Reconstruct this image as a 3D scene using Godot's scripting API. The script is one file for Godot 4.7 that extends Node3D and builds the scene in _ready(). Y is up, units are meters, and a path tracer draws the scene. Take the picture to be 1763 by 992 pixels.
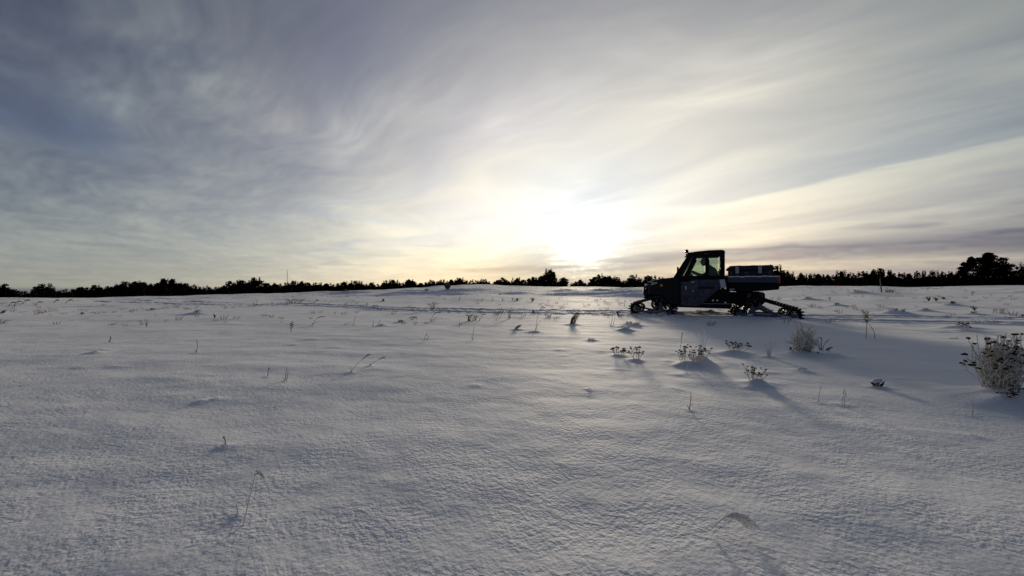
extends Node3D
# A tracked utility vehicle parked on a snow field, low veiled sun, pine treeline.

const EYE := 0.82          # camera height, metres
const FOC := 640.0         # focal length in pixels of the 1763 wide photograph
const CX := 881.5
const CY := 496.0
const SUN_X := 1006.0
const SUN_Y := 414.0

var M := {}
var taken := {}
var hn := FastNoiseLite.new()
var hn2 := FastNoiseLite.new()
var hn3 := FastNoiseLite.new()
var mounds: Array = []     # [x, z, radius_x, radius_z, height]
var ruts: Array = []       # arrays of Vector2 (x, z)
var crest_a := PackedFloat32Array()
var crest_h := PackedFloat32Array()


func _ready() -> void:
	camera_and_light()
	materials()
	terrain_setup()
	plan_plants()
	snow_field()
	treeline()
	lone_trees()
	radio_mast()
	vehicle()
	plants()
	stubble()


# ---------------------------------------------------------------- camera, sky, sun
func camera_and_light() -> void:
	var cam := Camera3D.new()
	cam.name = "camera"
	add_child(cam)
	cam.position = Vector3(0, EYE, 0)
	cam.fov = rad_to_deg(2.0 * atan(496.0 / FOC))
	cam.near = 0.05
	cam.far = 4000.0
	cam.current = true
	var sun_dir := Vector3((SUN_X - CX) / FOC, (CY - SUN_Y) / FOC, -1.0).normalized()
	var env := Environment.new()
	env.background_mode = Environment.BG_SKY
	env.tonemap_mode = Environment.TONE_MAPPER_LINEAR
	env.tonemap_exposure = 1.0
	env.sdfgi_enabled = true
	env.ssao_enabled = true
	env.ssil_enabled = true
	var sky := Sky.new()
	var pan := PanoramaSkyMaterial.new()
	pan.panorama = ImageTexture.create_from_image(sky_image(sun_dir))
	sky.sky_material = pan
	env.sky = sky
	var we := WorldEnvironment.new()
	we.name = "world_environment"
	we.environment = env
	add_child(we)
	var sun := DirectionalLight3D.new()
	sun.name = "sun"
	add_child(sun)
	sun.look_at_from_position(sun_dir * 10.0, Vector3.ZERO, Vector3.UP)
	sun.light_color = Color(1.0, 0.93, 0.82)
	sun.light_energy = 0.85
	sun.light_angular_distance = 6.5
	sun.shadow_enabled = true


func sky_image(sun: Vector3) -> Image:
	var w := 2304
	var h := 1152
	var buf := PackedFloat32Array()
	buf.resize(w * h * 3)
	buf.fill(0.2)
	var n1 := FastNoiseLite.new()
	n1.seed = 11
	n1.frequency = 0.55
	n1.fractal_octaves = 4
	n1.fractal_gain = 0.55
	var n2 := FastNoiseLite.new()
	n2.seed = 23
	n2.frequency = 0.9
	n2.fractal_octaves = 5
	n2.fractal_gain = 0.58
	var n3 := FastNoiseLite.new()
	n3.seed = 5
	n3.frequency = 0.3
	n3.fractal_octaves = 3
	# cloud patches on the cloud plane: x, z, radius along the streaks, radius across, log change of r g b
	var patches := [
		[-2.75, 2.10, 0.60, 0.28, -0.34, -0.22, -0.02],
		[-1.50, 1.55, 0.50, 0.22, 0.30, 0.30, 0.20],
		[-2.05, 1.75, 0.40, 0.20, 0.22, 0.24, 0.18],
		[-0.62, 1.96, 0.35, 0.16, 0.20, 0.19, 0.14],
		[-1.10, 2.35, 0.50, 0.16, 0.20, 0.19, 0.16],
		[-0.30, 1.75, 0.30, 0.14, 0.10, 0.10, 0.08],
		[-3.60, 8.30, 6.00, 0.50, -0.13, -0.07, 0.02],
		[-1.50, 6.90, 3.00, 0.40, -0.10, -0.06, 0.02],
		[-0.20, 15.0, 4.50, 1.00, -0.34, -0.36, -0.34],
		[2.60, 14.6, 4.00, 1.30, -0.22, -0.22, -0.20],
		[0.40, 1.60, 0.60, 0.25, -0.08, -0.08, -0.02],
		[-0.70, 1.50, 0.55, 0.20, -0.14, -0.13, -0.03],
		[1.12, 1.64, 0.60, 0.40, 0.20, 0.18, 0.18],
		[0.35, 3.30, 1.40, 0.70, -0.07, -0.07, -0.07],
		[3.35, 4.88, 2.20, 0.80, -0.15, -0.16, -0.13],
		[1.45, 1.30, 0.50, 0.35, -0.18, -0.18, -0.15],
		[0.35, 1.68, 0.45, 0.30, 0.16, 0.16, 0.10],
		[-1.47, 2.13, 0.50, 0.22, 0.22, 0.18, 0.14],
		[-0.10, 2.30, 0.50, 0.30, 0.12, 0.11, 0.10],
	]
	var veil := Vector3((1150.0 - CX) / FOC, (CY - 190.0) / FOC, -1.0).normalized()
	var sun_az := atan2(sun.x, -sun.z)
	var ca := -0.5255
	var sa := 0.8508
	for j in h / 2:
		var el := (0.5 - (j + 0.5) / h) * PI
		var ce := cos(el)
		var y := sin(el)
		for i in w:
			var az := (i + 0.5) / w * TAU          # 0 at -Z
			var dx := sin(az) * ce
			var dz := -cos(az) * ce
			var cosang := dx * sun.x + y * sun.y + dz * sun.z
			var th := rad_to_deg(acos(clampf(cosang, -1.0, 1.0)))
			var q1 := exp(-pow(th / 14.0, 2.0))
			var q2 := exp(-pow(th / 45.0, 2.0))
			var q3 := exp(-pow(rad_to_deg(acos(clampf(dx * veil.x + y * veil.y + dz * veil.z, -1.0, 1.0))) / 32.0, 2.0))
			var lo := exp(-y / 0.12)
			var hi: float = minf(y, 0.5) + 0.35 * maxf(0.0, y - 0.5)
			var rel := wrapf(az - sun_az, -PI, PI)
			var low := exp(-pow(y / 0.22, 2.0))
			var s1 := sin(rel) * low
			var s2 := sin(rel) * (1.0 - low)
			var q4 := exp(-pow(rel / 0.45, 2.0) - pow(y / 0.1, 2.0))
			var r := -1.7665 - 0.7477 * q1 + 2.851 * q2 - 0.1789 * q3 - 0.0855 * lo - 1.6471 * hi - 0.3953 * s1 + 0.3414 * s2 - 0.7044 * q4
			var g := -1.5411 - 0.5396 * q1 + 2.5072 * q2 - 0.1765 * q3 - 0.3025 * lo - 1.6636 * hi - 0.4251 * s1 + 0.3506 * s2 - 0.7457 * q4
			var b := -1.3391 - 0.2332 * q1 + 2.0193 * q2 - 0.1805 * q3 - 0.5116 * lo - 1.4282 * hi - 0.3329 * s1 + 0.2134 * s2 - 0.8809 * q4
			var away := smoothstep(65.0, 150.0, th)
			r -= 0.52 * away
			g -= 0.40 * away
			b -= 0.16 * away
			# clouds live on a plane overhead; streaks run towards the left part of the horizon
			var k := 1.0 / (y + 0.012)
			var px := dx * k
			var pz := -dz * k
			var u := px * ca + pz * sa
			var v := px * sa + pz * -ca
			var far := clampf(6.0 / k * 1.0, 0.0, 1.0)
			var warp := n3.get_noise_2d(px, pz)
			var st := n1.get_noise_2d(u * 0.32 + warp * 0.5, v * 1.1 + warp * 0.9)
			var wu := px * -0.774 + pz * 0.633
			var wv := px * 0.633 + pz * 0.774
			var wi := n2.get_noise_2d(wu * 0.75 + warp * 1.2, wv * 1.9 + warp * 1.4) + 0.65 * n2.get_noise_2d(wu * 2.2 + 7.0 + warp, wv * 8.0 + warp * 3.0)
			var amt := 0.19 * st * (0.35 + 0.65 * far) + 0.26 * wi * far * clampf((th - 18.0) / 45.0, 0.15, 1.0)
			r += amt * 1.2
			g += amt * 1.1
			b += amt * 0.65
			if pz > 0.0 and k < 60.0:
				# the long edge across the right half: blue-grey above, pale below
				var vw := v + 0.22 * warp + 0.10 * st + 0.10 * wi
				var edge := smoothstep(4.07, 4.23, vw + 0.02 * u)
				var above := smoothstep(2.5, 4.0, vw + 0.02 * u) * (1.0 - edge) * exp(-maxf(u - 1.0, 0.0) / 5.0) * clampf((th - 12.0) / 16.0, 0.0, 1.0)
				r -= above * 0.22
				g -= above * 0.16
				b -= above * 0.06
				var below := edge * (1.0 - smoothstep(5.0, 8.0, vw)) * exp(-maxf(u, 0.0) / 6.0)
				r += below * 0.13 * clampf((th - 14.0) / 16.0, 0.0, 1.0)
				g += below * 0.13 * clampf((th - 14.0) / 16.0, 0.0, 1.0)
				b += below * 0.12 * clampf((th - 14.0) / 16.0, 0.0, 1.0)
				# the low dark streak
				var vs := v + 0.9 * warp + 0.5 * st
				var dk := smoothstep(7.6, 9.4, vs) * (1.0 - smoothstep(11.5, 14.5, vs)) * exp(-maxf(u - 4.0, 0.0) / 7.0)
				r -= dk * 0.52
				g -= dk * 0.50
				b -= dk * 0.34
				var bars := n1.get_noise_2d(u * 0.06 + 9.0, v * 0.42 + warp * 1.5) * clampf((12.0 - rad_to_deg(el)) / 8.0, 0.0, 1.0) * clampf((th - 6.0) / 12.0, 0.0, 1.0) * (0.65 + 0.35 * clampf(rel * 6.0, -1.0, 1.0))
				r += 0.55 * bars
				g += 0.55 * bars
				b += 0.42 * bars
				var lowg := smoothstep(17.0, 24.0, vs)
				r -= lowg * 0.12
				g -= lowg * 0.12
				b -= lowg * 0.02
				for p in patches:
					var ex: float = px - p[0] + 0.25 * warp * p[2]
					var ez: float = pz - p[1] + 0.25 * warp * p[2]
					var pu := (ex * ca + ez * sa) / p[2] as float
					var pv := (ex * sa - ez * ca) / p[3] as float
					var q := pu * pu + pv * pv
					if q < 6.0:
						var e := exp(-q) * (1.0 + 0.8 * wi)
						r += p[4] * e
						g += p[5] * e
						b += p[6] * e
			var core := (0.9 * exp(-pow(th / 3.4, 2.0)) + 0.22 * exp(-pow(th / 8.0, 2.0))) * exp(1.3 * st + 0.9 * wi)
			var at := (j * w + i) * 3
			buf[at] = exp(r) + core
			buf[at + 1] = exp(g) + core * 0.93
			buf[at + 2] = exp(b) + core * 0.78
	return Image.create_from_data(w, h, false, Image.FORMAT_RGBF, buf.to_byte_array())


# ---------------------------------------------------------------- materials
func mat(called: String, r: float, g: float, b: float, rough := 0.8, spec := 0.5) -> StandardMaterial3D:
	var m := StandardMaterial3D.new()
	m.resource_name = called
	m.albedo_color = Color(r, g, b).linear_to_srgb()
	m.roughness = rough
	m.metallic_specular = spec
	M[called] = m
	return m


# crystals, soft wind ripples and smoother crusted patches, as heights
func snow_relief() -> Image:
	var n := 1024
	var layers := []
	for k in [[77, 1.0 / 15.0, 4, 0.72], [12, 1.0 / 90.0, 3, 0.5], [40, 1.0 / 260.0, 3, 0.5]]:
		var f := FastNoiseLite.new()
		f.seed = k[0]
		f.noise_type = FastNoiseLite.TYPE_SIMPLEX_SMOOTH
		f.frequency = k[1]
		f.fractal_octaves = k[2]
		f.fractal_gain = k[3]
		var im := f.get_seamless_image(n, n)
		im.convert(Image.FORMAT_L8)
		layers.append(im.get_data())
	var fine: PackedByteArray = layers[0]
	var mid: PackedByteArray = layers[1]
	var patch: PackedByteArray = layers[2]
	var out := PackedFloat32Array()
	out.resize(n * n)
	for i in n * n:
		var m := smoothstep(80.0, 175.0, float(patch[i]))
		out[i] = (fine[i] / 255.0 - 0.5) * (0.48 + 0.42 * m) + (mid[i] / 255.0 - 0.5) * 0.9 + 0.5
	return Image.create_from_data(n, n, false, Image.FORMAT_RF, out.to_byte_array())


func materials() -> void:
	var s := mat("snow", 0.70, 0.72, 0.77, 0.80, 0.5)
	s.rim_enabled = true
	s.rim = 0.2
	s.rim_tint = 0.0
	s.heightmap_enabled = true
	s.heightmap_texture = ImageTexture.create_from_image(snow_relief())
	s.heightmap_scale = 0.4
	s.uv1_triplanar = true
	s.uv1_world_triplanar = true
	s.uv1_scale = Vector3.ONE * 0.4
	mat("loose_snow", 0.70, 0.72, 0.77, 0.80, 0.5)
	mat("black_plastic", 0.006, 0.006, 0.007, 0.6, 0.22)
	mat("dark_paint", 0.008, 0.009, 0.011, 0.42, 0.28)
	var d := mat("door_paint", 0.075, 0.083, 0.125, 0.45, 0.4)
	var gn := FastNoiseLite.new()
	gn.seed = 9
	gn.frequency = 0.02
	gn.fractal_octaves = 5
	var ramp := Gradient.new()
	ramp.offsets = PackedFloat32Array([0.0, 0.45, 0.62, 1.0])
	ramp.colors = PackedColorArray([Color(0.62, 0.62, 0.64), Color(0.72, 0.72, 0.74), Color(0.88, 0.88, 0.9), Color(1, 1, 1)])
	var nt := NoiseTexture2D.new()
	nt.width = 256
	nt.height = 256
	nt.seamless = true
	nt.noise = gn
	nt.color_ramp = ramp
	d.albedo_texture = nt
	d.uv1_triplanar = true
	d.uv1_scale = Vector3.ONE * 1.2
	mat("bed_paint", 0.04, 0.045, 0.065, 0.45, 0.4)
	mat("pale_panel", 0.45, 0.48, 0.55, 0.6)
	mat("rubber", 0.010, 0.010, 0.011, 0.75, 0.3)
	mat("wheel_metal", 0.09, 0.10, 0.14, 0.45)
	mat("frame_metal", 0.07, 0.08, 0.115, 0.5)
	mat("tube_metal", 0.22, 0.24, 0.29, 0.4)
	mat("latch_metal", 0.3, 0.31, 0.34, 0.45)
	mat("case_plastic", 0.014, 0.016, 0.022, 0.55, 0.35)
	mat("amber_lens", 0.75, 0.36, 0.02, 0.3)
	mat("red_lens", 0.30, 0.02, 0.025, 0.3)
	mat("lamp_lens", 0.8, 0.8, 0.78, 0.15)
	mat("head_lens", 0.35, 0.36, 0.33, 0.15)
	mat("seat_cloth", 0.015, 0.016, 0.018, 0.9, 0.3)
	mat("decal_white", 0.6, 0.6, 0.55, 0.6)
	var gl := mat("window_glass", 0.56, 0.68, 0.61, 0.0)
	gl.albedo_color.a = 0.0
	gl.refraction_enabled = true
	gl.refraction_scale = 0.05
	gl.transparency = BaseMaterial3D.TRANSPARENCY_ALPHA
	var pm := mat("person", 1, 1, 1, 0.85, 0.3)
	pm.vertex_color_use_as_albedo = true
	mat("cap_cloth", 0.03, 0.03, 0.035, 0.9)
	mat("bark", 0.06, 0.045, 0.035, 0.95, 0.2)
	mat("bare_wood", 0.22, 0.17, 0.13, 0.9, 0.2)
	var nd := mat("needles", 1, 1, 1, 0.85, 0.2)
	nd.vertex_color_use_as_albedo = true
	nd.backlight = Color(0.08, 0.09, 0.05)
	mat("mast_metal", 0.35, 0.33, 0.32, 0.6)
	for a in [["straw", 0.40, 0.31, 0.18], ["dry_stem", 0.20, 0.13, 0.08], ["red_stem", 0.24, 0.11, 0.07], ["seed_head", 0.045, 0.03, 0.022], ["frost", 0.80, 0.80, 0.79], ["frosted_straw", 0.66, 0.61, 0.52], ["dark_grass", 0.12, 0.09, 0.06]]:
		var pl := mat(a[0], a[1], a[2], a[3], 0.85, 0.2)
		pl.backlight = Color(0.85, 0.80, 0.70) if a[0] in ["straw", "frost", "frosted_straw"] else Color(0.06, 0.05, 0.04)


# ---------------------------------------------------------------- mesh builder
class MB:
	var v := PackedVector3Array()
	var n := PackedVector3Array()
	var c := PackedColorArray()
	var col := Color.WHITE
	var colored := false
	var xf := Transform3D()

	func push(p: Vector3, nn: Vector3) -> void:
		v.append(xf * p)
		n.append((xf.basis * nn).normalized())
		if colored:
			c.append(col)

	# a, b, c counter-clockwise seen from outside; smooth normals given
	func trin(a: Vector3, b: Vector3, d: Vector3, na: Vector3, nb: Vector3, nd: Vector3) -> void:
		push(a, na)
		push(d, nd)
		push(b, nb)

	func poly(p: Array, out: Vector3) -> void:
		var nn: Vector3 = (p[1] - p[0]).cross(p[2] - p[0]).normalized()
		if nn.dot(out) < 0.0:
			p = p.duplicate()
			p.reverse()
			nn = -nn
		for i in range(1, p.size() - 1):
			trin(p[0], p[i], p[i + 1], nn, nn, nn)

	func box(m: Vector3, s: Vector3, b := 0.0) -> void:
		var h := s * 0.5
		for ax in 3:
			var a1 := (ax + 1) % 3
			var a2 := (ax + 2) % 3
			for sg in [-1.0, 1.0]:
				var q := []
				for k in [[-1, -1], [1, -1], [1, 1], [-1, 1]]:
					var p := m
					p[ax] += sg * h[ax]
					p[a1] += k[0] * (h[a1] - b)
					p[a2] += k[1] * (h[a2] - b)
					q.append(p)
				var o := Vector3.ZERO
				o[ax] = sg
				poly(q, o)
			if b > 0.0:
				for s1 in [-1.0, 1.0]:
					for s2 in [-1.0, 1.0]:
						var q2 := []
						for k in [[0, -1], [0, 1], [1, 1], [1, -1]]:
							var p := m
							p[ax] += k[1] * (h[ax] - b)
							p[a1] += s1 * (h[a1] - (b if k[0] else 0.0))
							p[a2] += s2 * (h[a2] - (0.0 if k[0] else b))
							q2.append(p)
						var o2 := Vector3.ZERO
						o2[a1] = s1
						o2[a2] = s2
						poly(q2, o2)
		if b > 0.0:
			for sx in [-1.0, 1.0]:
				for sy in [-1.0, 1.0]:
					for sz in [-1.0, 1.0]:
						var e := Vector3(sx, sy, sz)
						poly([m + e * (h - Vector3(0, b, b)), m + e * (h - Vector3(b, 0, b)), m + e * (h - Vector3(b, b, 0))], e)

	# side-view polygon (x, y) extruded from z0 to z1, edges chamfered by b
	func prism(p2: Array, z0: float, z1: float, b := 0.0) -> void:
		var za := minf(z0, z1)
		var zb := maxf(z0, z1)
		var p := PackedVector2Array(p2)
		var area := 0.0
		var m := p.size()
		for i in m:
			area += p[i].cross(p[(i + 1) % m])
		if area < 0.0:
			p.reverse()
		var q := PackedVector2Array()
		for i in m:
			var e0 := (p[i] - p[(i + m - 1) % m]).normalized()
			var e1 := (p[(i + 1) % m] - p[i]).normalized()
			var n0 := Vector2(-e0.y, e0.x)
			var n1 := Vector2(-e1.y, e1.x)
			var mid := n0 + n1
			q.append(p[i] + mid * (b / maxf(0.3, 1.0 + n0.dot(n1))))
		var t := Geometry2D.triangulate_polygon(q)
		for k in range(0, t.size(), 3):
			var a := q[t[k]]
			var bb := q[t[k + 1]]
			var d := q[t[k + 2]]
			poly([Vector3(a.x, a.y, zb), Vector3(bb.x, bb.y, zb), Vector3(d.x, d.y, zb)], Vector3(0, 0, 1))
			poly([Vector3(a.x, a.y, za), Vector3(bb.x, bb.y, za), Vector3(d.x, d.y, za)], Vector3(0, 0, -1))
		for i in m:
			var j := (i + 1) % m
			var e := p[j] - p[i]
			var o := Vector3(e.y, -e.x, 0)
			poly([Vector3(p[i].x, p[i].y, za + b), Vector3(p[j].x, p[j].y, za + b), Vector3(p[j].x, p[j].y, zb - b), Vector3(p[i].x, p[i].y, zb - b)], o)
			if b > 0.0:
				poly([Vector3(p[i].x, p[i].y, zb - b), Vector3(p[j].x, p[j].y, zb - b), Vector3(q[j].x, q[j].y, zb), Vector3(q[i].x, q[i].y, zb)], o.normalized() + Vector3(0, 0, 1))
				poly([Vector3(p[i].x, p[i].y, za + b), Vector3(p[j].x, p[j].y, za + b), Vector3(q[j].x, q[j].y, za), Vector3(q[i].x, q[i].y, za)], o.normalized() - Vector3(0, 0, 1))

	func tube(p: Array, r0: float, r1: float, sides := 6, closed := false) -> void:
		var m := p.size()
		var rings := []
		var norms := []
		var up := Vector3.ZERO
		for i in m:
			var d: Vector3
			if closed:
				d = p[(i + 1) % m] - p[(i + m - 1) % m]
			else:
				d = p[mini(i + 1, m - 1)] - p[maxi(i - 1, 0)]
			d = d.normalized()
			if up == Vector3.ZERO:
				up = d.cross(Vector3(0.31, 0.2, 0.93) if absf(d.z) < 0.9 else Vector3(1, 0, 0)).normalized()
			up = (up - d * up.dot(d)).normalized()
			var sd := d.cross(up)
			var rad := lerpf(r0, r1, i / float(maxi(1, m - 1)))
			var ring := []
			var nr := []
			for k in sides:
				var a := TAU * k / sides
				var o := up * cos(a) + sd * sin(a)
				ring.append(p[i] + o * rad)
				nr.append(o)
			rings.append(ring)
			norms.append(nr)
		for i in (m if closed else m - 1):
			var j := (i + 1) % m
			for k in sides:
				var l := (k + 1) % sides
				trin(rings[i][k], rings[i][l], rings[j][l], norms[i][k], norms[i][l], norms[j][l])
				trin(rings[i][k], rings[j][l], rings[j][k], norms[i][k], norms[j][l], norms[j][k])
		if not closed:
			for e in [0, m - 1]:
				var d2: Vector3 = (p[0] - p[1]) if e == 0 else (p[m - 1] - p[m - 2])
				if (r0 if e == 0 else r1) > 0.0005:
					poly(rings[e], d2)

	func disc(a: Vector3, b: Vector3, r: float, sides := 20, cham := 0.0) -> void:
		var d := (b - a).normalized()
		if cham <= 0.0:
			tube([a, b], r, r, sides)
			return
		tube([a + d * cham, b - d * cham], r, r, sides)
		tube([a, a + d * cham], r - cham, r, sides)
		tube([b - d * cham, b], r, r - cham, sides)

	func ball(m: Vector3, r: Vector3, rings := 6, segs := 9, bump := 0.0, sd := 0) -> void:
		var pts := []
		for i in rings + 1:
			var row := []
			var la := PI * i / rings - PI / 2
			for k in segs + 1:
				var lo := TAU * (k % segs) / segs
				var d := Vector3(cos(la) * cos(lo), sin(la), cos(la) * sin(lo))
				var q := 1.0
				if bump > 0.0 and i > 0 and i < rings:
					q += bump * (fposmod(sin((k % segs) * 12.9 + i * 78.2 + sd * 3.7) * 43758.5, 1.0) - 0.5)
				row.append([m + d * r * q, (d / r).normalized()])
			pts.append(row)
		for i in rings:
			for k in segs:
				var a = pts[i][k]
				var b = pts[i][k + 1]
				var cc = pts[i + 1][k + 1]
				var dd = pts[i + 1][k]
				if i > 0:
					trin(a[0], cc[0], b[0], a[1], cc[1], b[1])
				if i < rings - 1:
					trin(a[0], dd[0], cc[0], a[1], dd[1], cc[1])

	func leaf(m: Vector3, a: Vector3, b: Vector3, nn: Vector3) -> void:
		trin(m - a - b, m + a - b, m + a * 0.6 + b, nn, nn, nn)
		trin(m - a - b, m + a * 0.6 + b, m - a * 0.7 + b, nn, nn, nn)

	func done(m: Material) -> ArrayMesh:
		var arr := []
		arr.resize(Mesh.ARRAY_MAX)
		arr[Mesh.ARRAY_VERTEX] = v
		arr[Mesh.ARRAY_NORMAL] = n
		if colored:
			arr[Mesh.ARRAY_COLOR] = c
		var am := ArrayMesh.new()
		am.add_surface_from_arrays(Mesh.PRIMITIVE_TRIANGLES, arr)
		am.surface_set_material(0, m)
		return am


func numbered(called: String) -> String:
	var k: int = taken.get(called, 0)
	taken[called] = k + 1
	return called if k == 0 else "%s_%03d" % [called, k]


func thing(called: String, label: String, category: String, at := Vector3.ZERO, turn := 0.0, group := "") -> Node3D:
	var o := Node3D.new()
	o.name = numbered(called)
	add_child(o, true)
	o.position = at
	o.rotation.y = turn
	tag(o, label, category, group)
	return o


func tag(o: Node3D, label: String, category: String, group := "", kind := "") -> void:
	if label:
		o.set_meta("label", label)
	if category:
		o.set_meta("category", category)
	if group:
		o.set_meta("group", group)
	if kind:
		o.set_meta("kind", kind)


func part(called: String, b: MB, m: Material, parent: Node3D) -> MeshInstance3D:
	var o := MeshInstance3D.new()
	o.name = called
	var k := 1
	while parent.has_node(NodePath(o.name)):
		o.name = "%s_%03d" % [called, k]
		k += 1
	o.mesh = b.done(m)
	parent.add_child(o, true)
	return o


# ---------------------------------------------------------------- terrain
func terrain_setup() -> void:
	hn.seed = 3
	hn.frequency = 0.35
	hn.fractal_octaves = 3
	hn2.seed = 8
	hn2.frequency = 1.7
	hn2.fractal_octaves = 3
	hn2.fractal_gain = 0.55
	hn3.seed = 15
	hn3.frequency = 0.09
	hn3.fractal_octaves = 4
	# the line where the snow field ends against the trees, as (column, row) of the photograph, turned into bearings and heights at 55 m
	crest_a.append(-PI)
	crest_h.append(0.0)
	crest_a.append(-1.6)
	crest_h.append(0.0)
	for c in [[0, 513], [170, 513], [300, 510], [400, 507], [450, 505.5], [560, 502], [640, 499.5], [720, 495.5], [770, 491.5], [800, 489.5], [830, 489.0], [880, 491.5], [960, 493], [1040, 494], [1180, 494], [1340, 493], [1450, 493], [1500, 491.5], [1560, 493], [1763, 492]]:
		var a: float = atan((c[0] - CX) / FOC)
		crest_a.append(a)
		crest_h.append(EYE + (CY - 0.8 - c[1]) / FOC * 55.0 * cos(a))
	crest_a.append(1.6)
	crest_h.append(0.5)
	crest_a.append(PI)
	crest_h.append(0.0)
	for line in [
		[[158, 515.8], [225, 519.6], [367, 524], [447, 526], [527, 528.2], [600, 531], [672, 535.5], [800, 539.5], [1005, 542.0], [1119, 544.2], [1365, 551.0], [1550, 555.5], [1763, 560], [2100, 566]],
		[[222, 514.8], [329, 519.6], [450, 523], [540, 525.5], [620, 529], [700, 533], [820, 536], [1000, 537.5], [1110, 538.8], [1348, 545.4], [1440, 547.0], [1600, 549.3], [1763, 552.7], [2100, 558]],
	]:
		var pts := []
		for q in line:
			var dep: float = EYE * FOC / (q[1] - CY)
			pts.append(Vector2((q[0] - CX) / FOC * dep, -dep))
		var fine := PackedVector2Array()
		for i in pts.size() - 1:
			var p0: Vector2 = pts[maxi(i - 1, 0)]
			var p3: Vector2 = pts[mini(i + 2, pts.size() - 1)]
			for k in 6:
				fine.append(pts[i].cubic_interpolate(pts[i + 1], p0, p3, k / 6.0))
		fine.append(pts[-1])
		ruts.append(fine)


func base_h(x: float, z: float) -> float:
	var r := sqrt(x * x + z * z)
	var a := atan2(x, -z)
	var i := crest_a.bsearch(a)
	i = clampi(i, 1, crest_a.size() - 1)
	var t := clampf((a - crest_a[i - 1]) / (crest_a[i] - crest_a[i - 1]), 0.0, 1.0)
	var hc := lerpf(crest_h[i - 1], crest_h[i], t * t * (3.0 - 2.0 * t))
	var k := smoothstep(8.0, 57.0, r)
	var h := hc * k
	if r > 55.0:
		var q := r - 55.0
		h -= minf(q * q / (q + 14.0) * 0.035, 40.0)
	h += 0.020 * hn.get_noise_2d(x, z * 1.3)
	if r < 40.0:
		h += (0.006 * hn2.get_noise_2d(x * 0.8, z) + 0.007 * hn2.get_noise_2d(x * 0.16 + z * 0.05, z * 0.7 - x * 0.07)) * (1.0 - r / 40.0)
	h += (0.05 + 0.15 * k) * hn3.get_noise_2d(x, z) * smoothstep(3.0, 25.0, r)
	return h


func mound_h(m: Array, x: float, z: float) -> float:
	var dx: float = (x - m[0]) / m[2]
	var dz: float = (z - m[1]) / m[3]
	var q := dx * dx + dz * dz
	if q > 7.0:
		return 0.0
	return m[4] * exp(-q) * (1.0 + 0.35 * hn2.get_noise_2d(x * 3.0, z * 3.0))


func ground(x: float, z: float) -> float:
	var h := base_h(x, z)
	for m in mounds:
		if absf(x - m[0]) < m[2] * 2.7 and absf(z - m[1]) < m[3] * 2.7:
			h += mound_h(m, x, z)
	return h


# where the sight line through a point of the photograph meets the snow
func spot(px: float, py: float) -> Vector3:
	var d := Vector3((px - CX) / FOC, (CY - py) / FOC, -1.0)
	var t := 0.6
	var last := t
	while t < 90.0:
		var p := d * t
		if EYE + p.y < base_h(p.x, p.z):
			break
		last = t
		t *= 1.02
	for i in 14:
		var m := (t + last) * 0.5
		var p := d * m
		if EYE + p.y < base_h(p.x, p.z):
			t = m
		else:
			last = m
	var e := d * t
	return Vector3(e.x, base_h(e.x, e.z), e.z)


func add_mound(p: Vector3, rx: float, rz: float, h: float) -> void:
	mounds.append([p.x, p.z, rx, rz, h])


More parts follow.
